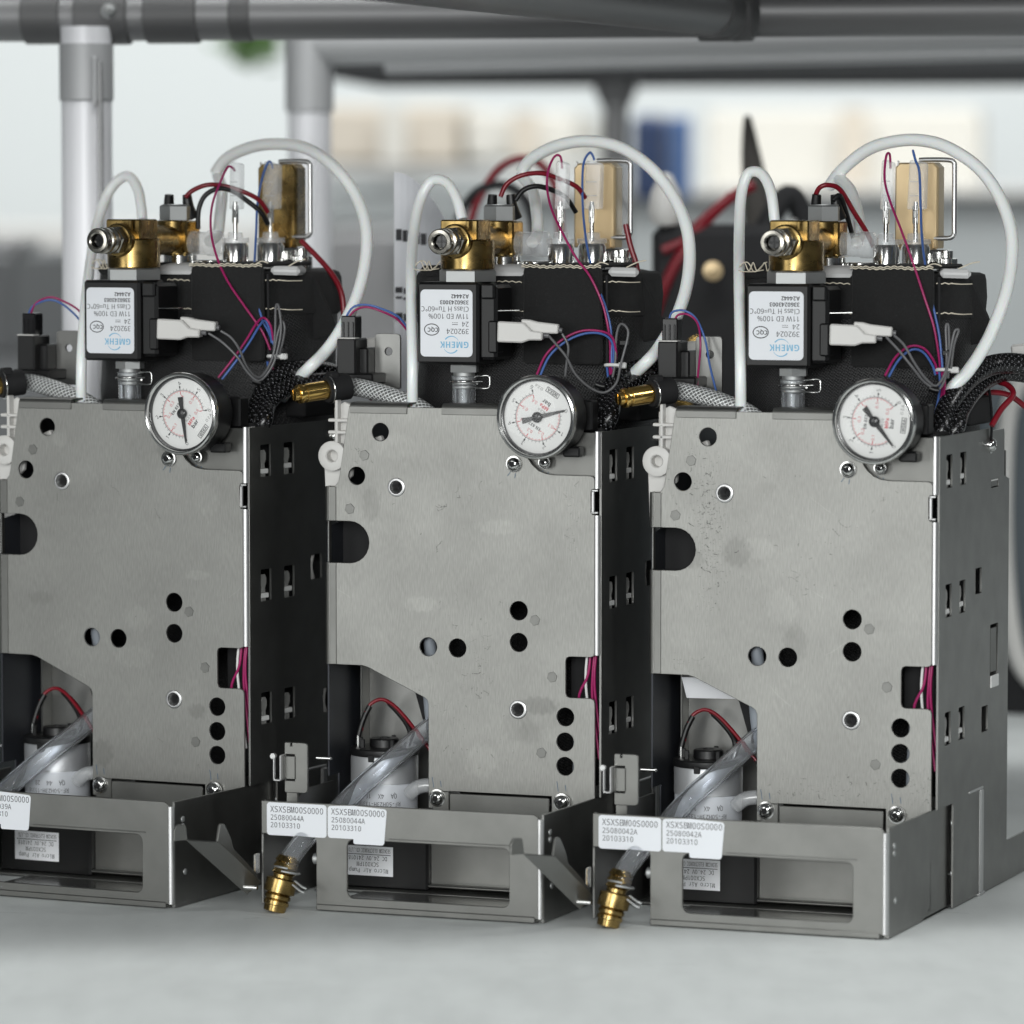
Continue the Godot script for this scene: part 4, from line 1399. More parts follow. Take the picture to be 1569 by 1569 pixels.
func probes(u: Node3D, k: int) -> void:
	for q in [[57.3, -78.0, 6.7], [66.4, -99.0, 7.2]]:
		var base := Vector3(q[0], 308.5, q[1])
		var r: float = q[2]
		var p := part(u, "level_probe", M.chrome, "probe%d" % int(q[0]), func(g):
			g.lathe(along(base, Vector3.UP), [[r, 0], [r, 11.2], [r * 0.92, 12.2], [r * 0.9, 12.8], [0, 12.8]], 32)
			g.lathe(along(base + Vector3(0, 14, 0), Vector3.UP), [[1.2, 0], [1.2, 20], [0, 20]], 10)
			g.box(frame(base + Vector3(0, 27.5, 0)), Vector3(3.2, 9.0, 1.8), 0.3)
			g.box(frame(base + Vector3(0, 27.8, 1.0)), Vector3(2.0, 4.0, 1.0), 0.3))
		part(p, "insulator", M.frosted, "insulator%d" % int(q[0]), func(g):
			g.lathe(along(base + Vector3(0, 12.8, 0), Vector3.UP), [[r * 1.05, 0], [r * 1.05, 2.6], [r * 0.6, 2.8], [r * 0.55, 5.4], [r * 0.3, 5.8], [0, 5.8]], 20))
		part(p, "terminal_sleeve", M.frosted, "tsleeve%d" % int(q[0]), func(g):
			var w := 3.4 if q[0] < 60 else 4.8
			g.sheet(frame(base + Vector3(0.8, 30, 2.4)), rounded(v2([-w, 0, w * 0.9, 0, w, 23, -w * 0.75, 25]), [1, 1, 1.4, 1.4]), [], 4.8, 0.5)
			g.box(frame(base + Vector3(0.6, 44, 2.6)), Vector3(w * 1.2, 0.7, 0.6), 0.2)
			g.box(frame(base + Vector3(0.6, 37, 2.6)), Vector3(w * 1.2, 0.7, 0.6), 0.2))
	var th := part(u, "thermostat", M.brass if k == 1 else M.tan, "thermostat", func(g):
		g.sheet(frame(Vector3(63, 319, -112)), rounded(v2([-11.4, 0, 11, 0, 11, 40.6, 8.6, 43, -9, 43, -11.4, 40.6]), [0.5, 0.5, 0, 0, 0, 0]), [], 11, 0.8)
		g.box(frame(Vector3(63, 320.6, -115)), Vector3(17, 5, 9), 0.6))
	part(th, "wire_frame", M.aluminium, "thermo_frame", func(g):
		g.tube(v3([64, 363.2, -113, 70, 363.4, -113, 79, 363.2, -113, 81.8, 362.0, -113, 82.2, 358, -113, 82.2, 330, -113, 82.2, 326.6, -113, 80, 324.4, -113, 72, 324.2, -113]), 1.25, 8, 4)
		g.box(frame(Vector3(53, 350, -113)), Vector3(1.0, 26, 1.0), 0.3))
	part(th, "clear_cover", M.pane, "thermo_cover", func(g):
		g.box(frame(Vector3(79, 343.6, -114)), Vector3(9.5, 38, 0.8), 0.2))
	part(th, "steel_foot", M.chrome, "thermo_foot", func(g):
		g.box(frame(Vector3(72, 315, -112)), Vector3(18, 7, 10), 1.0)
		g.lathe(along(Vector3(80, 308, -108), Vector3.UP), [[5.4, 0], [5.4, 6], [3, 6.6], [3, 10], [0, 10]], 20))


func gauge(u: Node3D, k: int) -> void:
	var at: Vector3 = {1: Vector3(80.6, 238.0, 21), 2: Vector3(81.6, 238.4, 21), 3: Vector3(81.0, 238.6, 21)}[k]
	var turn: float = {1: 53.0, 2: 147.5, 3: 83.0}[k]
	var xf := frame(at)
	var key := "gauge%d" % k
	var case_ := part(u, "gauge_case", M.black, key, func(g):
		g.lathe(xf, [[19.4, -2.0], [19.6, -4.0], [19.6, -18.5], [18.6, -20.4], [6, -20.8], [6, -25], [3.6, -25.4], [3.6, -33], [0, -33]], 56)
		g.box(frame(at + Vector3(13, -17.2, -18)), Vector3(9, 5, 7), 0.8)
		g.box(frame(at + Vector3(14, 0, -30)), Vector3(12, 15, 9), 0.8))
	part(case_, "rim", M.chrome, key + "rim", func(g):
		g.lathe(xf, [[19.9, -4.6], [20.4, -4.0], [20.6, -2.4], [20.5, -1.2], [20.0, -0.3], [19.3, 0.0], [18.8, -0.3], [18.5, -1.2], [18.3, -2.8], [17.8, -2.8]], 72))
	part(case_, "bezel_liner", M.black_gloss, key + "liner", func(g):
		g.lathe(xf, [[18.45, -2.0], [17.6, -2.2], [17.5, -3.9], [17.2, -4.0]], 60))
	var dial := part(case_, "dial", M.white, key + "dial", func(g):
		g.lathe(xf, [[17.55, -3.8], [17.0, -3.7], [0, -3.7]], 60))
	var polar := func(deg: float, r: float) -> Vector3:
		var a := deg_to_rad(deg + turn)
		return Vector3(cos(a) * r, sin(a) * r, 0)
	var radial := func(g: Geo, deg: float, r0: float, r1: float, w: float) -> void:
		var a: Vector3 = polar.call(deg, r0)
		var b: Vector3 = polar.call(deg, r1)
		var s := Vector3(-(b - a).y, (b - a).x, 0).normalized() * w / 2
		var o := Vector3(0, 0, -3.66)
		g.quad(xf * (a + s + o), xf * (b + s + o), xf * (b - s + o), xf * (a - s + o), Vector3(0, 0, 1))
	var arc := func(g: Geo, r: float, w: float) -> void:
		for i in 54:
			var d0 := 225.0 - i * 5.0
			var o := Vector3(0, 0, -3.66)
			g.quad(xf * (polar.call(d0, r) + o), xf * (polar.call(d0 - 5, r) + o), xf * (polar.call(d0 - 5, r - w) + o), xf * (polar.call(d0, r - w) + o), Vector3(0, 0, 1))
	var tip := Basis(Vector3(0, 0, 1), deg_to_rad(turn))
	var put := func(g: Geo, s: String, p: Vector3, size: float, bold: bool) -> void:
		g.text(s, size, xf * Transform3D(tip, Vector3(p.x, p.y, -3.64)), bold, false, HORIZONTAL_ALIGNMENT_CENTER)
	part(dial, "black_scale", M.ink, key + "black", func(g):
		arc.call(g, 11.7, 0.22)
		for i in 31:
			radial.call(g, 225.0 - i * 9.0, 11.7, 12.5, 0.2)
		for i in 7:
			radial.call(g, 225.0 - i * 45.0, 11.6, 13.7, 0.32)
			radial.call(g, 225.0 - i * 45.0, 12.6, 13.7, 0.75)
			put.call(g, str(i), polar.call(225.0 - i * 45.0, 14.9), 2.7, false)
		put.call(g, "bar", polar.call(270, 8.3), 3.0, true)
		put.call(g, "EN 837-1", polar.call(90, 4.6), 2.1, true)
		put.call(g, "kl.2.5", polar.call(270, 3.7), 1.7, false)
		put.call(g, "WIKA", polar.call(270, 14.2), 2.3, true)
		put.call(g, "O Z.A", polar.call(300, 14.6), 1.9, false)
		var o := Transform3D(tip, Vector3(0, 0, -3.66))
		g.sheet(xf * o, rect(-3.7, -15.5, 3.7, -12.9), [rect(-3.4, -15.2, 3.4, -13.2)], 0.02, 0.0, false))
	part(dial, "red_scale", M.ink_red, key + "red", func(g):
		arc.call(g, 11.2, 0.2)
		for i in 31:
			radial.call(g, 225.0 - i * 9.0, 11.0, 10.4, 0.16)
		for i in range(1, 7):
			radial.call(g, 225.0 - i * 45.0, 10.9, 9.4, 0.4)
			put.call(g, "0.%d" % i, polar.call(225.0 - i * 45.0, 7.8), 2.2, false)
		put.call(g, "MPa", polar.call(270, 5.9), 2.5, true))
	var lean := deg_to_rad(225.0 + turn + (1.5 if k == 2 else 0.0))
	part(dial, "needle", M.black_gloss, key + "needle", func(g):
		var nx := xf * Transform3D(Basis(Vector3(0, 0, 1), lean), Vector3(0, 0, -2.7))
		g.sheet(nx, v2([-8.2, -1.45, -2, -0.85, 2, -1.15, 13.9, -0.45, 14.6, -0.2, 14.6, 0.2, 13.9, 0.45, 2, 1.15, -2, 0.85, -8.2, 1.45]), [], 0.35, 0.1)
		g.lathe(xf.translated_local(Vector3(0, 0, -3.0)), [[2.6, 0], [2.6, 0.9], [2.2, 1.4], [1.2, 1.7], [0, 1.75]], 28))
	part(case_, "window", M.pane, key + "pane", func(g):
		g.lathe(xf, [[18.3, -1.9], [16, -1.6], [10, -1.3], [0, -1.2]], 48))
	for q in [[62.6, 214.4, 3.2], [78.6, 215.4, 2.5]]:
		put_screw(u, "gauge_screw", "gscrew%d" % int(q[0]), frame(Vector3(q[0], q[1], 0.5), Vector3(1, 0.5, 0)), q[2])
		part(u, "ink_tick", M.pen, "gtick%d" % int(q[0]), func(g):
			for b in [[-2.0, -4.0, -3.6, -6.0], [0.6, -4.6, 0.3, -7.0]]:
				var d := Vector3(b[2] - b[0], b[3] - b[1], 0)
				g.box(frame(Vector3(q[0] + (b[0] + b[2]) / 2, q[1] + (b[1] + b[3]) / 2, 0.1 if q[1] + b[1] < 210 or q[0] < 70 else -3.1), d), Vector3(d.length(), 0.28, 0.12)))


func left_side(u: Node3D) -> void:
	var boss := part(u, "mounting_boss", M.plastic_white, "boss", func(g):
		g.lathe(frame(Vector3(-35.5, 216.2, -4)), [[2.9, -9], [2.9, 2.0], [3.4, 2.6], [6.8, 2.6], [7.4, 2.2], [7.4, -2.0], [5.6, -2.4], [5.6, -12], [2.9, -12]], 36))
	part(boss, "boss_bracket", M.plastic_white, "boss_bracket", func(g):
		g.sheet(frame(Vector3(0, 0, -7)), v2([-41, 186, -34, 186, -33.5, 200, -27, 206, -23, 240, -31, 243, -36.5, 240, -36.5, 224, -42, 210]), [], 2.2, 0.4)
		g.box(frame(Vector3(-32, 234, -5)), Vector3(12, 1.6, 5), 0.4)
		g.box(frame(Vector3(-32, 228, -5)), Vector3(12, 1.6, 5), 0.4)
		g.box(frame(Vector3(-33.5, 233, -5)), Vector3(1.6, 22, 5), 0.4)
		g.box(frame(Vector3(-17, 223, -10), Vector3(1, 0.4, 0)), Vector3(12, 3, 4), 0.6))
	var sw := part(u, "flow_sensor", M.black, "flow_sensor", func(g):
		g.box(frame(Vector3(-40.4, 264.6, -39)), Vector3(10.4, 18.4, 16), 0.8)
		g.box(frame(Vector3(-36, 253.6, -42)), Vector3(22, 5.4, 26), 0.8)
		g.box(frame(Vector3(-33.5, 262, -44)), Vector3(5, 14, 14), 0.8))
	part(sw, "plug", M.black_gloss, "sensor_plug", func(g):
		g.box(frame(Vector3(-40.4, 279.4, -38)), Vector3(8.2, 11.4, 8), 0.6)
		for i in 3:
			g.box(frame(Vector3(-43 + i * 2.6, 278, -33.8)), Vector3(0.8, 8, 0.7), 0.2))
	part(sw, "steel_ear", M.steel_side, "sensor_ear", func(g):
		g.sheet(frame(Vector3(-25, 262, -46)), rounded(v2([-6, -14, 8, -14, 8, 14, -6, 14]), [1, 1, 2, 2]), [circle(Vector2(1.5, 5), 2.0, 16)], 1.2, 0.2))
	part(sw, "top_edge", M.plastic_white, "sensor_rim", func(g):
		g.box(frame(Vector3(-40.4, 273.9, -33.6)), Vector3(10.2, 0.7, 5.4), 0.2))
	var rv := part(u, "relief_valve", M.gold, "relief_valve", func(g):
		var a := along(Vector3(-50.5, 247.0, 5.5), Vector3(-0.62, -0.12, 0.77))
		g.lathe(a, [[0, 3.0], [2.6, 3.0], [3.2, 2.6], [3.4, 0.4], [4.6, 0.2], [4.9, -0.4], [4.9, -1.8], [4.2, -2.2], [4.2, -3.4], [4.8, -3.8], [4.8, -20], [0, -20]], 28)
		g.box(a.translated_local(Vector3(0, 0, 3.0)), Vector3(0.9, 5.0, 0.5), 0.1))
	part(rv, "holder", M.black_matt, "relief_holder", func(g):
		var a := along(Vector3(-50.5, 247.0, 5.5), Vector3(-0.62, -0.12, 0.77))
		g.lathe(a, [[4.9, -15.6], [6.4, -15.6], [6.6, -18], [6.6, -28], [0, -28]], 20)
		g.box(a.translated_local(Vector3(0, 6, -20)), Vector3(7, 5, 5), 0.8))
	part(rv, "spring_clip", M.chrome, "relief_clip", func(g):
		var a := along(Vector3(-50.5, 247.0, 5.5), Vector3(-0.62, -0.12, 0.77))
		var p := PackedVector3Array()
		for i in 15:
			p.append(a * Vector3(cos(TAU * i / 16.0 + 2.0) * 6.9, sin(TAU * i / 16.0 + 2.0) * 6.9, -17.4))
		g.tube(p, 0.5, 8, 3))


func hoses(u: Node3D, r: Dictionary) -> void:
	part(u, "loop_tube", M.milky, "", func(g): g.tube(r.loop_tube, 3.15, 16, 8))
	part(u, "side_tube", M.milky, "", func(g): g.tube(r.side_tube, 2.75, 16, 8))
	part(u, "return_tube", M.milky, "return_tube", func(g): g.tube(v3([12, 356, -140, 26, 348, -120, 36, 336, -100, 40, 326, -90, 42, 322, -78]), 3.0, 14, 6))
	part(u, "braided_hose", M.steel_braid, "braided_hose", func(g):
		g.tube(v3([-38, 249.5, -26, -30, 249.6, -22, -18, 247.6, -19, -6, 244.4, -17, 6, 240, -16, 16, 233, -16]), 4.6, 16, 6))
	var f := part(u, "hose_fitting", M.zinc, "hose_fitting", func(g):
		hexnut(g, along(Vector3(28.4, 258.2, -20), Vector3.UP), 7.4, 4.2, 0.2)
		g.lathe(along(Vector3(28.2, 250, -20), Vector3.UP), [[5.6, 0], [5.9, 0.4], [5.9, 1.4], [5.2, 1.8], [6.1, 2.4], [6.1, 3.6], [5.2, 4.0], [6.2, 4.6], [6.2, 6.0], [5.4, 6.4], [5.4, 8.4]], 24))
	part(f, "clear_hose", M.clear, "clear_hose", func(g):
		g.tube(v3([28.2, 256.4, -20, 28.1, 249, -20, 28.2, 240, -20, 28.4, 228, -20]), 6.4, 18, 4, func(x): return 1.0 - 0.1 * sin(x * PI), 5.0))
	part(f, "liner", M.zinc, "hose_liner", func(g):
		g.lathe(along(Vector3(28.2, 232, -20), Vector3.UP), [[3.0, 0], [3.0, 18], [4.4, 18.2], [0, 18.4]], 16))
	part(f, "hose_clip", M.chrome, "hose_clip", func(g):
		var p := PackedVector3Array()
		for i in 16:
			var a := TAU * i / 15.0
			p.append(Vector3(28.2 + cos(a) * 6.8, 254 - i * 0.1, -20 + sin(a) * 6.8))
		g.tube(p, 0.5, 8, 3)
		g.tube(v3([34.6, 256, -17, 39, 256.6, -16, 42.8, 256.6, -16, 43.4, 254, -16, 43, 250.8, -16, 39, 250.4, -16, 34.4, 250.8, -17]), 0.5, 8, 3)
		g.tube(v3([34.6, 253.6, -16, 40, 253.9, -15.5]), 0.5, 8, 1))


# a run whose first end goes on down into the box
func sunk(p: PackedVector3Array) -> PackedVector3Array:
	var o := PackedVector3Array([Vector3(88, p[0].y - 34, p[0].z - 14), Vector3(minf(p[0].x - 5, 93), p[0].y - 15, p[0].z - 6)])
	o.append_array(p)
	return o


func wires(u: Node3D, r: Dictionary, k: int) -> void:
	var strand := func(called: String, mat: Material, p: PackedVector3Array, rad: float) -> void:
		part(u, called, mat, "", func(g): g.tube(p, rad, 8, 5))
	strand.call("probe_wire", M.magenta, r.probe_magenta, 0.62)
	strand.call("probe_wire", M.blue, r.probe_blue, 0.62)
	strand.call("loop_wire", M.magenta, r.loop_magenta, 0.62)
	strand.call("loop_wire", M.blue, r.loop_blue, 0.62)
	strand.call("coil_wire", M.grey_wire, r.grey_a, 0.65)
	strand.call("coil_wire", M.grey_wire, r.grey_b, 0.65)
	strand.call("heater_wire", M.red, r.heater_red, 1.25)
	strand.call("heater_wire", M.black, r.heater_black, 1.3)
	strand.call("heater_wire", M.red, r.rear_red, 1.5)
	strand.call("sensor_wire", M.magenta, r.switch_magenta, 0.55)
	strand.call("sensor_wire", M.blue, r.switch_blue, 0.55)
	part(u, "braided_sleeve", M.sleeve, "", func(g): g.tube(sunk(r.sleeve_a), 5.2, 18, 6))
	part(u, "braided_sleeve", M.sleeve, "", func(g): g.tube(sunk(r.sleeve_b), 4.4, 16, 6))
	var tail := v3([96, 262, -44, 96, 254, -46, 94.5, 246, -48, 93, 236, -46, 93, 220, -40])
	for q in [[M.magenta, 0.0], [M.magenta, 1.2], [M.blue, -1.2]]:
		var p := PackedVector3Array()
		for w in tail:
			p.append(w + Vector3(q[1], 0, absf(q[1]) * 0.5))
		strand.call("bundle_wire", q[0], p, 0.62)
	for q in [[M.magenta, 94.0, 0.0, 100.5], [M.magenta, 101.0, -1.2, 102.4], [M.white, 98.5, -0.5, 99.0], [M.magenta, 103.0, -0.4, 103.6]]:
		strand.call("lower_wire", q[0], v3([q[3], 150, -7 + q[2], q[3], 128, -6 + q[2], q[3] - 1.0, 112, -5 + q[2], q[1], 98, -6 + q[2], q[1] + 4, 70, -6]), 0.7)
	part(u, "terminal_block", M.black_matt, "terminal_block", func(g):
		g.box(frame(Vector3(94, 108, -22)), Vector3(16, 30, 12), 0.6))
	part(u, "junction_box", M.black_matt, "junction_box", func(g):
		g.box(frame(Vector3(86, 222, -24)), Vector3(34, 20, 20), 1.0))
	var tie := part(u, "cable_tie", M.white, "tie%d" % k, func(g):
		var c: Vector3 = {1: Vector3(99.5, 264.5, -43.6), 2: Vector3(98.4, 261.6, -43.6), 3: Vector3(98.0, 261.0, -43.6)}[k]
		var p := PackedVector3Array()
		for i in 13:
			var a := TAU * i / 12.0
			p.append(c + Vector3(cos(a) * 4.2, sin(a) * 0.4, sin(a) * 2.2))
		g.tube(p, 0.9, 8, 3)
		g.box(frame(c + Vector3(4.8, 0.2, 0.5)), Vector3(4.0, 3.0, 2.4), 0.5))
	part(u, "wire_cap", M.black, "wire_cap%d" % k, func(g):
		var c: Vector3 = {1: Vector3(104, 268, -43), 2: Vector3(104.6, 273, -41.5), 3: Vector3(99.4, 269.5, -41)}[k]
		g.box(frame(c), Vector3(4.4, 3.0, 3.0), 0.6)
		g.tube(v3([94, 252.8, -30, 96, 252.0, -30.5, 98.4, 251.6, -31]), 1.5, 8, 3))
	part(u, "rear_connector", M.plastic_white, "rear_connector", func(g):
		g.box(frame(Vector3(122, 268, -105), Vector3(1, 0.1, 0.1)), Vector3(14, 9, 8), 1.2))
	part(u, "rear_bus", M.red, "rear_bus", func(g):
		g.tube(v3([96, 244, -96, 104, 248, -98, 113, 247, -104, 120, 241, -110]), 1.5, 8))
	part(u, "sleeve_tie", M.black_gloss, "sleeve_tie", func(g):
		g.tube(v3([103.0, 263, -82, 107, 258, -84, 109, 240, -88, 108.4, 224, -90]), 0.7, 8))
	part(u, "rear_block", M.black_matt, "rear_block", func(g):
		g.box(frame(Vector3(97, 240, -84)), Vector3(16, 14, 40), 1.0))
	var cn := part(u, "wire_connector", M.plastic_white, "wire_connector", func(g):
		g.sheet(frame(Vector3(49.5, 278.6, -10.4), Vector3(1, -0.03, -0.22)), rounded(v2([0, -5.0, 12.4, -5.0, 16, -3.6, 22.5, -3.4, 22.5, 0.6, 17, 1.2, 13, 5.0, 0, 5.2]), [1, 0.6, 0, 0.8, 0.8, 0, 0.6, 1]), [], 6.0, 0.7)
		g.sheet(frame(Vector3(60, 281.4, -15.6), Vector3(1, -0.06, -0.22)), rounded(v2([0, -3.4, 18.6, -2.6, 18.6, 2.0, 8.0, 2.6, 4.0, 3.4, 0, 3.4]), [0.6, 0.8, 0.8, 0.4, 0, 0.6]), [], 5.0, 0.6))
	part(cn, "wire_seal", M.grey_wire, "wire_seal", func(g):
		g.lathe(along(Vector3(71, 277.0, -18.6), Vector3(1, -0.1, -0.2)), [[1.3, 0], [1.3, 2.5], [0, 2.5]], 10)
		g.lathe(along(Vector3(78, 279.5, -21.5), Vector3(1, -0.1, -0.2)), [[1.3, 0], [1.3, 1.5], [0, 1.5]], 10))


# ---------------------------------------------------------------- bench, rack and the hall behind
# a point of the hall: metres to the right of the camera's axis, above the bench, and away from the camera
func hall(x: float, y: float, away: float) -> Vector3:
	return Vector3(x, y, EYE_BACK - away)


func build_bench() -> void:
	var b := part(self, "bench_top", M.bench, "", func(g):
		g.box(frame(Vector3(200, -20, -520)), Vector3(4200, 40, 1900), 6.0))
	tag(b, "white laminate bench top under the row of modules", "bench")
	b.set_meta("kind", "structure")


func pipe(parent: Node, called: String, mat: Material, a: Vector3, b: Vector3, r: float) -> void:
	part(parent, called, mat, "", func(g):
		g.lathe(along(a * 1000.0, b - a), [[0, 0], [r * 1000, 0], [r * 1000, (b - a).length() * 1000.0], [0, (b - a).length() * 1000.0]], 28))


func build_rack() -> void:
	var r := 0.0142
	# front post and its beam, close behind the modules
	var post := thing("rack_post", "aluminium tube post behind the leftmost module, nearest to the camera", "rack post", Vector3.ZERO, 0, "posts of the tube rack")
	var pa := hall(-0.2375, 0.0, 2.56)
	var top := Vector3(pa.x, 0.4395, pa.z)
	pipe(post, "tube", M.pipe_white, pa, top, r)
	part(post, "channel_rib", M.joint_grey, "", func(g):
		g.box(frame((pa + Vector3(0.0085, 0.21, 0.0115)) * 1000), Vector3(3.0, 420, 3.0), 0.8))
	part(post, "joint_sleeve", M.pipe, "", func(g):
		g.lathe(along(Vector3(pa.x, 0.398, pa.z) * 1000, Vector3.UP), [[14.3, 0], [15.2, 1], [15.2, 32], [0, 32]], 28)
		g.box(frame((pa + Vector3(0.006, 0.409, 0.0145)) * 1000), Vector3(2.5, 28, 3.5), 0.8))
	var beam := thing("rack_beam", "dark tube beam with clamps across the top of the picture", "rack beam", Vector3.ZERO, 0, "beams of the tube rack")
	var l := Vector3(-0.60, 0.4455, pa.z - 0.06)
	var rr := Vector3(0.75, 0.4475, pa.z + 0.12)
	pipe(beam, "tube", M.board, l, rr, r)
	var d := (rr - l).normalized()
	for q in [[-0.228, 0.0163, 0.030], [-0.189, 0.0158, 0.030], [-0.262, 0.0158, 0.022], [-0.150, 0.0150, 0.012]]:
		var c: Vector3 = l + d * ((q[0] - l.x) / d.x)
		part(beam, "clamp", M.joint, "", func(g):
			g.lathe(along((c - d * q[2] * 0.5) * 1000, d), [[0, 0], [q[1] * 1000 - 0.8, 0], [q[1] * 1000, 0.8], [q[1] * 1000, q[2] * 1000 - 0.8], [q[1] * 1000 - 0.8, q[2] * 1000], [0, q[2] * 1000]], 28))
	part(beam, "clamp_bolt", M.zinc, "", func(g):
		var c := l + d * ((-0.224 - l.x) / d.x)
		screw(g, along(c * 1000 + Vector3(0, 2, 16), Vector3(0.1, -0.1, 1)), 3.6))
	# the tube running from the camera's side into that beam
	var run := thing("rack_beam", "tube beam running from above the camera into the top beam, ending in a clamp", "rack beam", Vector3.ZERO, 0, "beams of the tube rack")
	var ea := l + d * ((0.118 - l.x) / d.x) + Vector3(0, -0.0005, 0.016)
	var eb := ea + Vector3(-0.36, 0.004, 0.82)
	pipe(run, "tube", M.board, ea, eb, r)
	part(run, "end_clamp", M.joint, "", func(g):
		g.lathe(along(ea * 1000, eb - ea), [[0, -14], [15.4, -14], [16.2, -13], [16.2, 12], [15.4, 13], [15.4, 30], [0, 30]], 28)
		g.lathe(along((ea + d * 0.004) * 1000, d), [[0, -20], [16.0, -20], [16.4, -19], [16.4, 9], [16.0, 10], [0, 10]], 28))
	# rear post and the pale beam of the back frame
	var post2 := thing("rack_post", "pale blurred tube post further back, behind the gap beside the leftmost module", "rack post", Vector3.ZERO, 0, "posts of the tube rack")
	var pb := hall(-0.1325, 0.0, 3.0)
	pipe(post2, "tube", M.pipe_white, pb, Vector3(pb.x, 0.46, pb.z), r)
	part(post2, "joint_sleeve", M.pipe, "", func(g):
		g.lathe(along(Vector3(pb.x, 0.40, pb.z) * 1000, Vector3.UP), [[14.3, 0], [16, 1], [16, 60], [0, 60]], 28))
	var beam2 := thing("rack_beam", "pale tube beam of the rear frame just under the dark top beam", "rack beam", Vector3.ZERO, 0, "beams of the tube rack")
	pipe(beam2, "tube", M.pipe, Vector3(pb.x, 0.4445, pb.z), Vector3(0.62, 0.4535, pb.z + 0.26), r)
	part(beam2, "lower_rail", M.pipe, "", func(g):
		var a := Vector3(pb.x + 0.05, 0.4305, pb.z - 0.03) * 1000
		var b := Vector3(0.62, 0.4395, pb.z + 0.22) * 1000
		g.lathe(along(a, b - a), [[0, 0], [5.5, 0], [5.5, (b - a).length()], [0, (b - a).length()]], 16))
	# the shelf board that lies on these beams, over the modules
	var shelf := thing("shelf_board", "grey shelf board lying on the tube beams above the modules", "shelf board", Vector3.ZERO)
	part(shelf, "board", M.board, "", func(g):
		g.box(frame(Vector3(0.05, 0.476, 0.0) * 1000, Vector3(1, 0, -0.13)), Vector3(1700, 14, 460), 3.0))
	part(shelf, "edge_strip", M.joint_grey, "", func(g):
		g.box(frame(Vector3(0.082, 0.476, 0.2315) * 1000, Vector3(1, 0, -0.13)), Vector3(1700, 18, 4), 1.0))
	# the dark frame of the rack beyond
	var far_rack := thing("far_rack", "blurred dark rack frame further back with a thin post", "rack", Vector3.ZERO)
	part(far_rack, "board", M.board_dark, "", func(g):
		g.box(frame(hall(0.47, 0.468, 4.35) * 1000, Vector3(1, 0, 0.1)), Vector3(1270, 26, 500), 4))
	pipe(far_rack, "post", M.joint_grey, hall(0.097, -0.3, 4.3), hall(0.097, 0.47, 4.3), 0.0125)
	part(far_rack, "gusset", M.joint_grey, "", func(g):
		g.lathe(along(hall(0.097, 0.43, 4.3) * 1000, Vector3.UP), [[14, 0], [30, 36], [0, 36]], 20))


func slab(called: String, label: String, category: String, mat: Material, px0: float, py0: float, px1: float, py1: float, away: float, depth: float, group := "") -> Node3D:
	# a plain cabinet or carton of the hall behind, given by its place in the hall
	var o := thing(called, label, category, Vector3.ZERO, 0, group)
	var c := hall((px0 + px1) / 2, (py0 + py1) / 2, away + depth / 2)
	part(o, "body", mat, "", func(g):
		g.box(frame(c * 1000, Vector3(1, 0, 0.12)), Vector3((px1 - px0), (py1 - py0), depth) * 1000, 8))
	return o


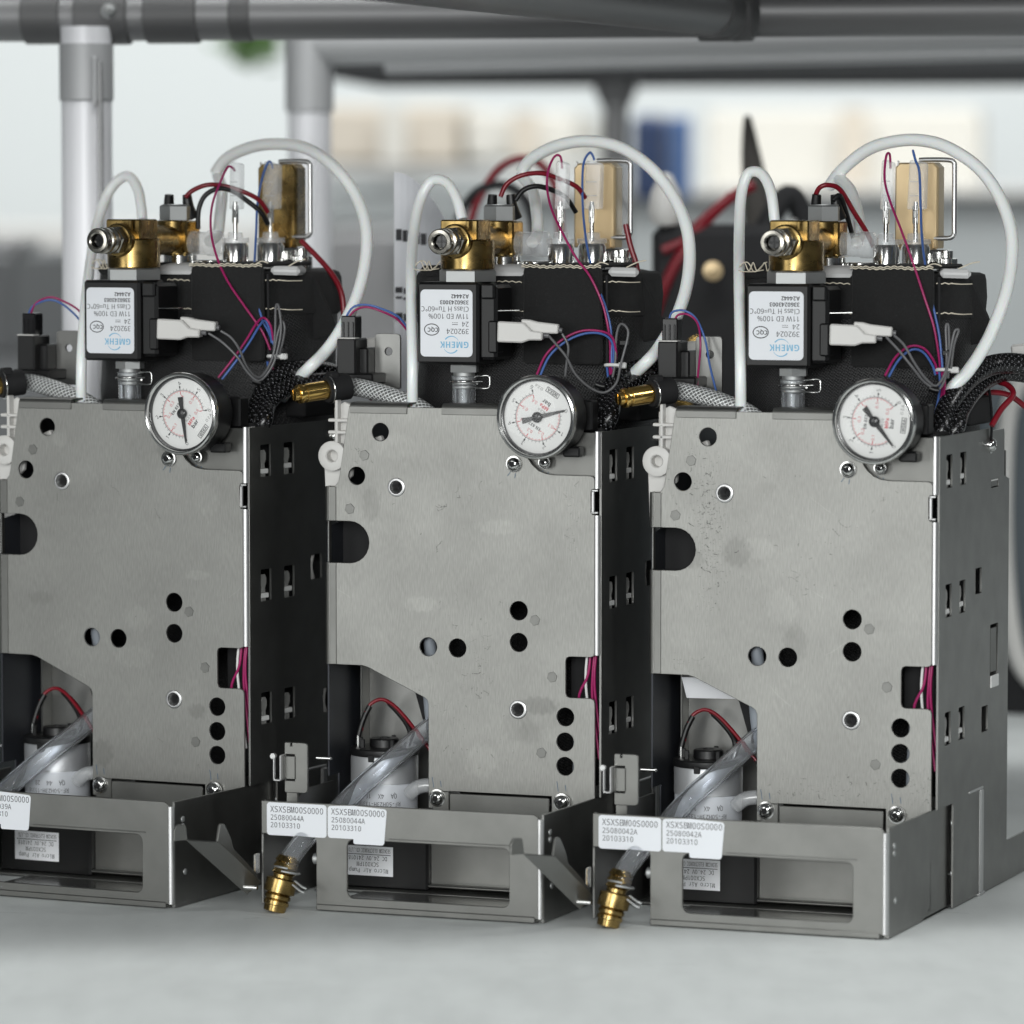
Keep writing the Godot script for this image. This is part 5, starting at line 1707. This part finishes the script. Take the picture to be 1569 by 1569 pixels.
func build_far_room() -> void:
	var wall := part(self, "hall_wall", M.wall, "", func(g):
		g.box(frame(hall(0, 1.0, 9.1) * 1000), Vector3(12000, 5000, 200), 2))
	tag(wall, "pale blurred wall of the hall far behind the rack", "wall")
	wall.set_meta("kind", "structure")
	var floor_ := part(self, "hall_floor", M.joint_grey, "", func(g):
		g.box(frame(hall(0, -0.9, 5.0) * 1000), Vector3(12000, 60, 9000), 2))
	tag(floor_, "grey hall floor behind the bench", "floor")
	floor_.set_meta("kind", "structure")
	# hall(x, y): x = (px - 784.5) * away / 7000, y = 0.3448 + (302 - py) * away / 7000
	var c1 := slab("carton", "blurred tan carton, the leftmost of the row on the far shelf", "carton", M.card, -0.27, 0.395, -0.06, 0.485, 7.0, 0.4, "tan cartons on the far shelf")
	part(c1, "tape", M.cream, "", func(g):
		g.box(frame(hall(-0.18, 0.44, 6.98) * 1000, Vector3(1, 0, 0.12)), Vector3(40, 90, 4), 1))
	var c2 := slab("carton", "blurred tan carton, in the middle of the row on the far shelf", "carton", M.cream, -0.05, 0.40, 0.12, 0.475, 7.0, 0.4, "tan cartons on the far shelf")
	part(c2, "tape", M.card, "", func(g):
		g.box(frame(hall(0.02, 0.4375, 6.98) * 1000, Vector3(1, 0, 0.12)), Vector3(40, 75, 4), 1))
	var c3 := slab("carton", "blurred tan carton at the right end, behind the rightmost module", "carton", M.cream, 0.32, 0.35, 0.74, 0.48, 7.0, 0.4, "tan cartons on the far shelf")
	part(c3, "tape", M.card, "", func(g):
		g.box(frame(hall(0.52, 0.415, 6.98) * 1000, Vector3(1, 0, 0.12)), Vector3(40, 130, 4), 1))
	var shelf2 := slab("grey_shelf", "blurred grey shelf under the tan cartons, left of centre", "shelf", M.grey_wall, -0.30, 0.30, 0.16, 0.393, 7.0, 0.45)
	part(shelf2, "lip", M.plastic_white, "", func(g):
		g.box(frame(hall(-0.07, 0.386, 6.97) * 1000, Vector3(1, 0, 0.12)), Vector3(460, 12, 6), 1))
	var cab := slab("blue_cabinet", "blurred navy blue cabinet between the middle and rightmost modules", "cabinet", M.navy, 0.158, 0.34, 0.196, 0.445, 5.6, 0.2)
	part(cab, "door", M.sky_blue, "", func(g):
		g.box(frame(hall(0.206, 0.3925, 5.62) * 1000), Vector3(26, 100, 30), 3))
	var eq := slab("dark_machine", "blurred dark machine at the far left, level with the leftmost solenoid", "machine", M.machine, -0.72, 0.17, -0.525, 0.285, 5.0, 0.3)
	part(eq, "lid", M.joint_grey, "", func(g):
		g.box(frame(hall(-0.61, 0.292, 5.1) * 1000), Vector3(150, 14, 200), 3))
	var mid := slab("grey_machine", "blurred grey machine behind the gap left of the middle module", "machine", M.joint_grey, -0.25, 0.10, 0.02, 0.30, 6.2, 0.4)
	part(mid, "panel", M.machine, "", func(g):
		g.box(frame(hall(-0.10, 0.25, 6.19) * 1000), Vector3(120, 60, 6), 2))
	var rm := slab("black_machine", "blurred black machine at the right edge behind the rightmost module", "machine", M.slate, 0.326, -0.05, 0.62, 0.225, 3.05, 0.3)
	part(rm, "guard", M.plastic_white, "", func(g):
		g.tube(v3([345, 236, -780, 330, 205, -770, 326, 150, -765, 328, 90, -765, 336, 40, -765, 350, 20, -765]), 6, 14, 6))
	part(rm, "lower_case", M.sooty, "", func(g):
		g.box(frame(hall(0.47, -0.02, 3.04) * 1000, Vector3(1, 0, 0.12)), Vector3(280, 120, 40), 4))
	# benches and cupboards that fill the lower half of the hall
	var row := slab("long_bench", "blurred long grey bench row across the far hall, right half", "bench", M.grey_wall, 0.02, -0.6, 1.4, 0.345, 6.6, 0.6)
	part(row, "top", M.plastic_white, "", func(g):
		g.box(frame(hall(0.71, 0.352, 6.9) * 1000, Vector3(1, 0, 0.12)), Vector3(1400, 14, 640), 3))
	var row2 := slab("long_cupboard", "blurred low grey cupboard row across the far hall, left half", "cupboard", M.plastic_white, -1.6, -0.6, 0.0, 0.30, 7.2, 0.6)
	part(row2, "plinth", M.machine, "", func(g):
		g.box(frame(hall(-0.8, 0.05, 7.15) * 1000, Vector3(1, 0, 0.12)), Vector3(1500, 300, 20), 3))
	# an open machine of the row behind: black housings, thick red leads, a lance of heat shrink
	var loom := thing("rear_module", "blurred black machine with thick red leads and a pointed cable end behind the rightmost module", "machine", Vector3.ZERO)
	part(loom, "dark_housing", M.sooty, "", func(g):
		g.box(frame(Vector3(134, 262, -560), Vector3(1, 0, 0.3)), Vector3(86, 132, 60), 6))
	part(loom, "lower_housing", M.sooty, "", func(g):
		g.box(frame(Vector3(122, 98, -560), Vector3(1, 0, 0.3)), Vector3(130, 194, 70), 6))
	part(loom, "shrink_sleeve", M.lance, "", func(g):
		g.tube(v3([158, 322, -680, 156, 350, -682, 153, 375, -684, 151, 397, -686]), 9.5, 14, 6, func(f): return 0.95 - 0.75 * f * f))
	part(loom, "cable_hump", M.sooty, "", func(g):
		g.tube(v3([152, 318, -560, 168, 345, -562, 178, 336, -566, 186, 300, -570]), 7.0, 12, 6))
	part(loom, "red_lead", M.red, "", func(g):
		g.tube(v3([148, 352, -548, 132, 343, -545, 112, 322, -540, 96, 296, -540, 84, 262, -545]), 3.6, 12))
	part(loom, "red_lead", M.red, "", func(g):
		g.tube(v3([134, 346, -546, 116, 330, -540, 104, 318, -540, 92, 312, -540]), 3.0, 12))
	part(loom, "clear_bulb", M.plastic_white, "", func(g):
		g.lathe(along(Vector3(94, 326, -545), Vector3.UP), [[0, 0], [8, 2], [11, 10], [9, 22], [4, 32], [0, 34]], 20))
	part(loom, "grey_hose", M.plastic_white, "", func(g):
		g.tube(v3([170, 330, -545, 176, 300, -540, 178, 262, -540]), 4.0, 12))
	part(loom, "tan_cap", M.tan, "", func(g):
		g.lathe(along(Vector3(122, 300, -525), Vector3(0, 0, 1)), [[6, 0], [6, 6], [0, 7]], 16))
	part(loom, "brass_stud", M.gold, "", func(g):
		g.lathe(along(Vector3(112, 255, -522), Vector3(0, 0, 1)), [[5, 0], [5, 8], [0, 9]], 16))
	part(loom, "brass_stud", M.gold, "", func(g):
		g.lathe(along(Vector3(104, 222, -522), Vector3(0, 0, 1)), [[5, 0], [5, 8], [0, 9]], 16))
	# leads of a second machine, behind the middle module
	var loom2 := thing("lead_loop", "blurred loop of red and black leads behind the middle module", "cable", Vector3.ZERO)
	part(loom2, "red_lead", M.red, "", func(g):
		g.tube(v3([-28, 300, -560, -24, 335, -560, -8, 362, -562, 12, 368, -562, 26, 352, -562, 30, 320, -562]), 2.6, 12))
	part(loom2, "black_lead", M.sooty, "", func(g):
		g.tube(v3([-34, 330, -560, -22, 348, -560, -4, 352, -562, 10, 340, -562, 14, 310, -562]), 2.8, 12))
	part(loom2, "terminal_block", M.sooty, "", func(g):
		g.box(frame(Vector3(0, 150, -575)), Vector3(90, 300, 40), 5))
	var crate := slab("navy_crate", "dark navy plastic crate on the bench at the left edge beside the leftmost module", "crate", M.slate, -0.335, 0.0, -0.2625, 0.118, 2.33, 0.2)
	part(crate, "rim", M.navy, "", func(g):
		g.box(frame(hall(-0.299, 0.116, 2.43) * 1000, Vector3(1, 0, 0.12)), Vector3(76, 6, 204), 1))
	# trailing plant high up behind the rack
	var plant := thing("hanging_plant", "blurred green plant high behind the top beam at upper left", "plant", Vector3.ZERO)
	part(plant, "foliage", M.leaf, "", func(g):
		var rng := RandomNumberGenerator.new()
		rng.seed = 5
		for i in 420:
			var c := hall(-0.340, 0.548, 6.0) * 1000 + Vector3(rng.randfn() * 17, rng.randfn() * 12, rng.randfn() * 17)
			var a := Vector3(rng.randfn(), rng.randfn(), rng.randfn()).normalized()
			var b := a.cross(Vector3(rng.randfn(), 1, rng.randfn())).normalized()
			var n := a.cross(b).normalized()
			g.tri(c - a * 9, c + b * 4, c + a * 9, n, n, n)
			g.tri(c - a * 9, c - b * 4, c + a * 9, n, n, n))
	part(plant, "pot", M.plastic_white, "", func(g):
		g.lathe(along(hall(-0.345, 0.60, 6.0) * 1000, Vector3.UP), [[30, 0], [42, 60], [38, 60], [30, 20], [0, 20]], 20))
	# folded sheet of paper standing between the left two modules
	var sheet := thing("paper_sheet", "curled white paper sheet with print standing left of the middle module", "paper", Vector3.ZERO)
	part(sheet, "page", M.sheet, "", func(g):
		for i in 8:
			var f0 := i / 8.0
			var f1 := (i + 1) / 8.0
			var a := Vector3(-62 + f0 * 26, 0, -150 - f0 * f0 * 24)
			var b := Vector3(-62 + f1 * 26, 0, -150 - f1 * f1 * 24)
			var n := Vector3(-(b - a).z, 0, (b - a).x).normalized()
			if n.z < 0:
				n = -n
			var h0 := 358.0 - f0 * f0 * 24
			var h1 := 358.0 - f1 * f1 * 24
			var w := n * 0.3
			var up := Vector3.UP
			g.quad(a + up * 2, b + up * 2, b + up * h1, a + up * h0, n)
			g.quad(a - w + up * 2, b - w + up * 2, b - w + up * h1, a - w + up * h0, -n))
	part(sheet, "print", M.ink_grey, "", func(g):
		for q in [[325, 6, 16], [296, 3, 20], [292, 1.2, 18], [282, 4, 20], [240, 2, 18], [205, 4, 20], [200, 1.5, 17], [175, 4, 20]]:
			for i in 5:
				g.box(frame(Vector3(-59.5 + i * q[2] / 5.0, q[0] - 0.6 * i, -149.3 - pow((2.5 + i * q[2] / 5.0) / 26.0, 2) * 24), Vector3(1, 0, -0.3)), Vector3(q[2] / 5.0 * (0.75 if i % 2 else 0.95), q[1], 0.4)))


# the runs of every tube and wire of the three modules, in the module's own millimetres
func runs(k: int) -> Dictionary:
	match k:
		1:
			return {
				"loop_tube": v3([10.9, 358, -140, 21.5, 365.5, -134, 39.1, 370.9, -128, 57.4, 372.4, -123, 77, 370.1, -118, 95, 361.4, -113, 110, 347.9, -108, 121.6, 332.1, -99, 126.9, 315.3, -90, 128.4, 296.2, -78, 125.2, 278.4, -66, 119.9, 266.6, -58, 116, 259.6, -50, 105.1, 252.1, -55, 94.2, 243.3, -60]),
				"side_tube": v3([3.7, 241, -13, 3.7, 265, -13.9, -5.9, 294.6, -34.8, -20.7, 314.8, -64.5, -29.5, 330.6, -85.2, -28.8, 345.5, -94, -22.8, 353.6, -96, -15.9, 355.4, -95.4, -9.6, 349.2, -93.2, -5.6, 340.5, -89.8, -3.8, 333.1, -88]),
				"probe_magenta": v3([57.1, 358.2, -78, 56.9, 359.8, -75.8, 55.6, 360, -73.2, 54.2, 352.7, -68.3, 52.8, 340.6, -61.9, 57.3, 327.4, -52.6, 64.2, 314.3, -46.4, 72.2, 302.4, -43.1, 81, 291.7, -42, 87.8, 283.4, -42, 92.5, 276.2, -43.4, 95.6, 267.8, -45]),
				"probe_blue": v3([67.7, 359.5, -99, 67.7, 362, -97.9, 66.4, 362.6, -96.4, 65, 354, -92.5, 65.6, 340.6, -86.4, 70.9, 327.3, -75.5, 76.4, 314.1, -64, 82.4, 305.9, -52, 87.4, 294, -46.5, 91.3, 283.4, -44.4, 94.9, 277.4, -44, 98.3, 270.3, -44]),
				"loop_magenta": v3([79.5, 254.3, -20, 85.6, 264.1, -25, 90.1, 273, -30, 93, 281, -35, 94.4, 284.1, -40, 97.3, 280.5, -42, 97.9, 272.7, -44]),
				"loop_blue": v3([81.7, 253.6, -20, 87.6, 263.3, -25, 92, 272, -30, 94.4, 279.4, -35, 95.1, 282.6, -40, 96.7, 278.7, -42, 97, 271.5, -44]),
				"grey_a": v3([74.7, 276.6, -19, 81.7, 271.9, -21.1, 88.7, 264.8, -23.2, 92.5, 257.7, -26, 96.7, 252.9, -29.3, 99.7, 255.2, -32.7, 103.3, 263.5, -36, 104.9, 277.7, -39.3, 102.9, 289.5, -40.7, 100.8, 289.5, -41.5, 100.1, 277.5, -42, 98.6, 264.4, -42, 93.1, 253.5, -42]),
				"grey_b": v3([81.6, 277.9, -19, 86.3, 274.4, -21.5, 89.6, 268.4, -24, 91.4, 260, -28, 94.6, 254.5, -32, 97.1, 256.2, -36, 99.7, 264.5, -40, 102.2, 276.4, -41, 104.2, 282.4, -42, 105.5, 277.6, -42, 102.7, 265.6, -42]),
				"heater_red": v3([34.8, 344.5, -66, 37.5, 347.9, -68, 44.8, 350.9, -70, 51.7, 350.6, -75, 61.5, 347.3, -80, 67.7, 343, -85, 69.8, 336.9, -90]),
				"heater_black": v3([42.1, 328.5, -66, 41.6, 338.2, -67.7, 44.4, 345.5, -69.4, 50.2, 349.1, -72.9, 56.1, 347.9, -77.1, 62.1, 343, -81.4, 68, 337, -85.7, 69.8, 330.8, -90]),
				"rear_red": v3([83.8, 322.3, -100, 94, 313.8, -99, 102.8, 305.3, -98, 108.8, 295.7, -97, 110.7, 282.3, -96, 109.8, 272.6, -95]),
				"switch_magenta": v3([-40.4, 283.3, -36, -37.2, 290, -36, -29.1, 293.4, -36.8, -22, 291.2, -39.2, -11.6, 287, -36, -3.8, 281.4, -30]),
				"switch_blue": v3([-42.1, 283.2, -36, -38.6, 288.8, -36, -29.8, 291.9, -36.8, -23.4, 290, -39.2, -12.7, 283.8, -36, -5.2, 279, -30]),
				"sleeve_a": v3([96.7, 231.5, -28, 94.4, 241.8, -36, 97.5, 252.3, -44, 103.3, 256.9, -53.4, 109.7, 257.2, -64.2, 114.9, 255.1, -75]),
				"sleeve_b": v3([104.1, 231.9, -22, 101.9, 241, -31, 105.1, 247.8, -40, 110, 251.1, -51, 117.7, 252, -62]),
			}
		2:
			return {
				"loop_tube": v3([12, 358.4, -140, 20.9, 365.1, -134, 36.3, 371.1, -128, 53.8, 373.4, -123, 72.5, 370.8, -118, 89.7, 362.3, -113, 104.2, 349.1, -108, 116.3, 332.4, -99, 122, 315.8, -90, 124.3, 299.4, -78, 122.9, 284.3, -66, 117, 270.3, -58, 113.6, 263.5, -50, 103.1, 255.5, -55, 93.8, 247.5, -60]),
				"side_tube": v3([3.2, 240.9, -13, 2.8, 266.8, -14, -8.6, 301.5, -40, -21.8, 325, -75, -25.5, 341.8, -92, -21.9, 351.5, -96, -16.6, 353.7, -96, -9.9, 350.9, -94, -3.7, 343, -90, -0.3, 333.4, -88]),
				"probe_magenta": v3([58.1, 359.2, -78, 57.9, 365.1, -76, 55.5, 365.1, -74, 54, 358.5, -69.5, 54.9, 350.2, -65, 60.3, 339.5, -56.5, 69.2, 327.8, -48, 77.9, 314.9, -45, 86.5, 305.6, -42, 92.8, 292.8, -42, 95.9, 281.1, -42, 96.6, 271.7, -43.5, 96.1, 261.1, -45]),
				"probe_blue": v3([67.6, 363.5, -99, 67, 366.1, -97.9, 65.7, 367, -96.4, 64.1, 361, -92.5, 65.9, 345.5, -86.4, 70.9, 331.2, -75.5, 77.1, 318.3, -64, 84.7, 306.6, -52, 89.8, 298.5, -46.5, 93.8, 290.4, -44.4, 96.8, 278.7, -44, 97.3, 261.1, -44]),
				"loop_magenta": v3([66.7, 257.4, -20, 70, 267.3, -24.3, 77.2, 274.8, -28.6, 85.6, 278.9, -32.9, 94.6, 278.6, -37.1, 98.9, 275.3, -40.6, 100.2, 267.1, -42.3, 98.3, 260, -44]),
				"loop_blue": v3([68.6, 257.1, -20, 71.9, 266.7, -24.3, 78.8, 273.7, -28.6, 86.8, 277.5, -32.9, 94, 277.5, -37.1, 98.1, 274.1, -40.6, 99, 267.1, -42.3, 97.3, 259.9, -44]),
				"grey_a": v3([73.3, 276.8, -19, 76.9, 272.1, -20.9, 81.2, 266.3, -22.8, 85.3, 257.5, -25.2, 91.6, 251.1, -28.3, 98, 248.7, -31.4, 103.1, 253.3, -34.5, 104.4, 262.6, -37.5, 107.2, 276.6, -40.2, 105.6, 281.2, -40.9, 102.3, 281.8, -41.7, 100.3, 275.3, -42, 99.7, 262.4, -42, 97.2, 250.6, -42]),
				"grey_b": v3([78.5, 277.7, -24, 81.5, 271.5, -24.7, 80.5, 263.9, -25.3, 79.4, 256.6, -26]),
				"heater_red": v3([29.4, 344.9, -66, 32.2, 351.4, -68, 39.2, 355.6, -70, 47.5, 356.8, -75, 54.5, 354.4, -80, 62.9, 350.2, -85, 66.1, 344.3, -90]),
				"heater_black": v3([37.5, 343.1, -66, 41.1, 348.4, -68.4, 47.3, 350.2, -72, 54, 347.8, -78, 58.1, 344.3, -84, 61, 337.1, -90]),
				"rear_red": v3([80.6, 331, -110, 83.2, 320.2, -110, 86.4, 310.6, -110, 87.7, 300.9, -110]),
				"switch_magenta": v3([-41.2, 284, -36, -37.3, 288, -36, -31.2, 289.5, -36.8, -23.8, 287.1, -39.2, -14.7, 283.7, -36, -6.4, 278, -30]),
				"switch_blue": v3([-42.8, 284, -36, -38.6, 289.4, -36, -31.8, 290.7, -36.8, -23.8, 288.5, -39.2, -14, 284.9, -36, -6.1, 279.2, -30]),
				"sleeve_a": v3([98.6, 237.2, -28, 96.8, 246.1, -38, 99.4, 254, -48, 104.5, 258.8, -61.5, 112.3, 260.8, -75]),
				"sleeve_b": v3([103.9, 236.4, -22, 102, 245.2, -34, 104.6, 251.7, -47.3, 111.9, 255.4, -62]),
			}
		_:
			return {
				"loop_tube": v3([8.4, 350.3, -140, 17, 358.7, -134.8, 31.1, 368.2, -129.5, 44.9, 372.3, -124.9, 61.1, 373.3, -120.5, 77.2, 369.7, -116.1, 94.4, 359.6, -111.8, 106.8, 345.4, -106.9, 115.1, 329.1, -99, 117.9, 314, -91.1, 117.8, 297.9, -81, 114.8, 281.8, -70.5, 111.3, 270.5, -62, 106.1, 260.2, -55, 99.4, 252.2, -51.5, 93.2, 243.8, -56.8, 88.7, 234.2, -62]),
				"side_tube": v3([3.8, 240.7, -13, 3.1, 268.3, -14, -6.3, 302.4, -40, -18.1, 325.4, -75, -23, 344.3, -92, -21.5, 355, -96, -17.1, 357.6, -96, -11.4, 355, -94, -6.3, 346.6, -90, -3.7, 332.4, -88]),
				"probe_magenta": v3([59.4, 358.9, -78, 59.7, 365.8, -75.6, 58.9, 364.7, -72.2, 59.8, 353.6, -66.8, 65.1, 343.1, -58.2, 74.2, 328.2, -48, 81.4, 312.1, -44.4, 88.1, 295, -42, 92.4, 282.4, -42, 94.5, 269.7, -43.2, 94.9, 261.6, -45]),
				"probe_blue": v3([65.6, 364.9, -99, 65.1, 367.8, -97.8, 67, 363.1, -95.6, 70.3, 357.2, -91.4, 73.8, 340.8, -82, 78, 325.7, -70, 83.7, 311.9, -56.8, 89.6, 296, -47.2, 94, 280, -44.8, 95.8, 268.5, -44, 96.4, 261.6, -44]),
				"loop_magenta": v3([74.6, 258.8, -20, 78.1, 267.7, -26, 83.5, 272.8, -32, 88.9, 271.5, -38, 93.2, 264.6, -41.6, 93.8, 259.3, -44]),
				"loop_blue": v3([76.5, 258.3, -20, 79.7, 266.4, -26, 84.3, 271.1, -32, 88.3, 269.8, -38, 92, 263.4, -41.6, 92.8, 258.7, -44]),
				"grey_a": v3([75.4, 277.6, -19, 81.2, 270.8, -21.5, 87.7, 262.2, -24, 92.5, 255.3, -28, 97.9, 252.3, -32, 100.2, 258.5, -36, 99.6, 268.7, -40, 98.8, 281.9, -41, 99.9, 281.9, -42, 100.2, 268.7, -42, 99.7, 257.2, -42]),
				"grey_b": v3([79.3, 278.3, -19, 83.6, 273.7, -21.5, 88.8, 264, -24, 93.6, 256.4, -28, 97.2, 254.1, -32, 100.8, 262, -36, 102.2, 274.5, -40, 103.4, 280.2, -41, 104.9, 280.2, -42, 102.6, 273.3, -42, 101.2, 261.8, -42]),
				"heater_red": v3([24.7, 346, -66, 26.1, 349.5, -68, 29.8, 350.7, -70, 34.4, 348.4, -75, 40.2, 337.2, -80, 44.9, 327.8, -85, 47.3, 320.1, -90]),
				"heater_black": v3([33.5, 343.1, -66, 36.2, 345.4, -69, 37.5, 337.2, -75, 37.7, 329, -82.5, 37.2, 323, -90]),
				"rear_red": v3([112.7, 232.9, -75, 116.1, 240.8, -80, 120.7, 247.7, -85, 116.9, 252.1, -90, 109.5, 254.2, -95, 106.9, 257.5, -100]),
				"switch_magenta": v3([-38.6, 284.1, -36, -36.4, 286.8, -36, -31.4, 286.9, -36, -27.1, 282.4, -38, -26.3, 271.8, -40, -25.8, 257.9, -35, -24.8, 248.8, -30]),
				"switch_blue": v3([-41.3, 284.6, -36, -39.5, 288.2, -36, -33.3, 288.8, -36, -27.8, 284.7, -38, -23.8, 274.2, -40, -19.6, 261.5, -35, -13.8, 246.6, -30]),
				"sleeve_a": v3([97.5, 230.9, -38, 97.9, 242, -46.5, 101.4, 250.9, -55, 106.2, 258.6, -67.5, 113.5, 262.9, -80, 125.4, 262.6, -87.5, 137.2, 256.9, -95]),
				"sleeve_b": v3([102.9, 231.8, -44, 102.7, 240.6, -54.8, 105.1, 249.3, -67.6, 108.8, 255.7, -84.4, 115.8, 258.4, -94, 128.6, 256.6, -100]),
			}
	return {}
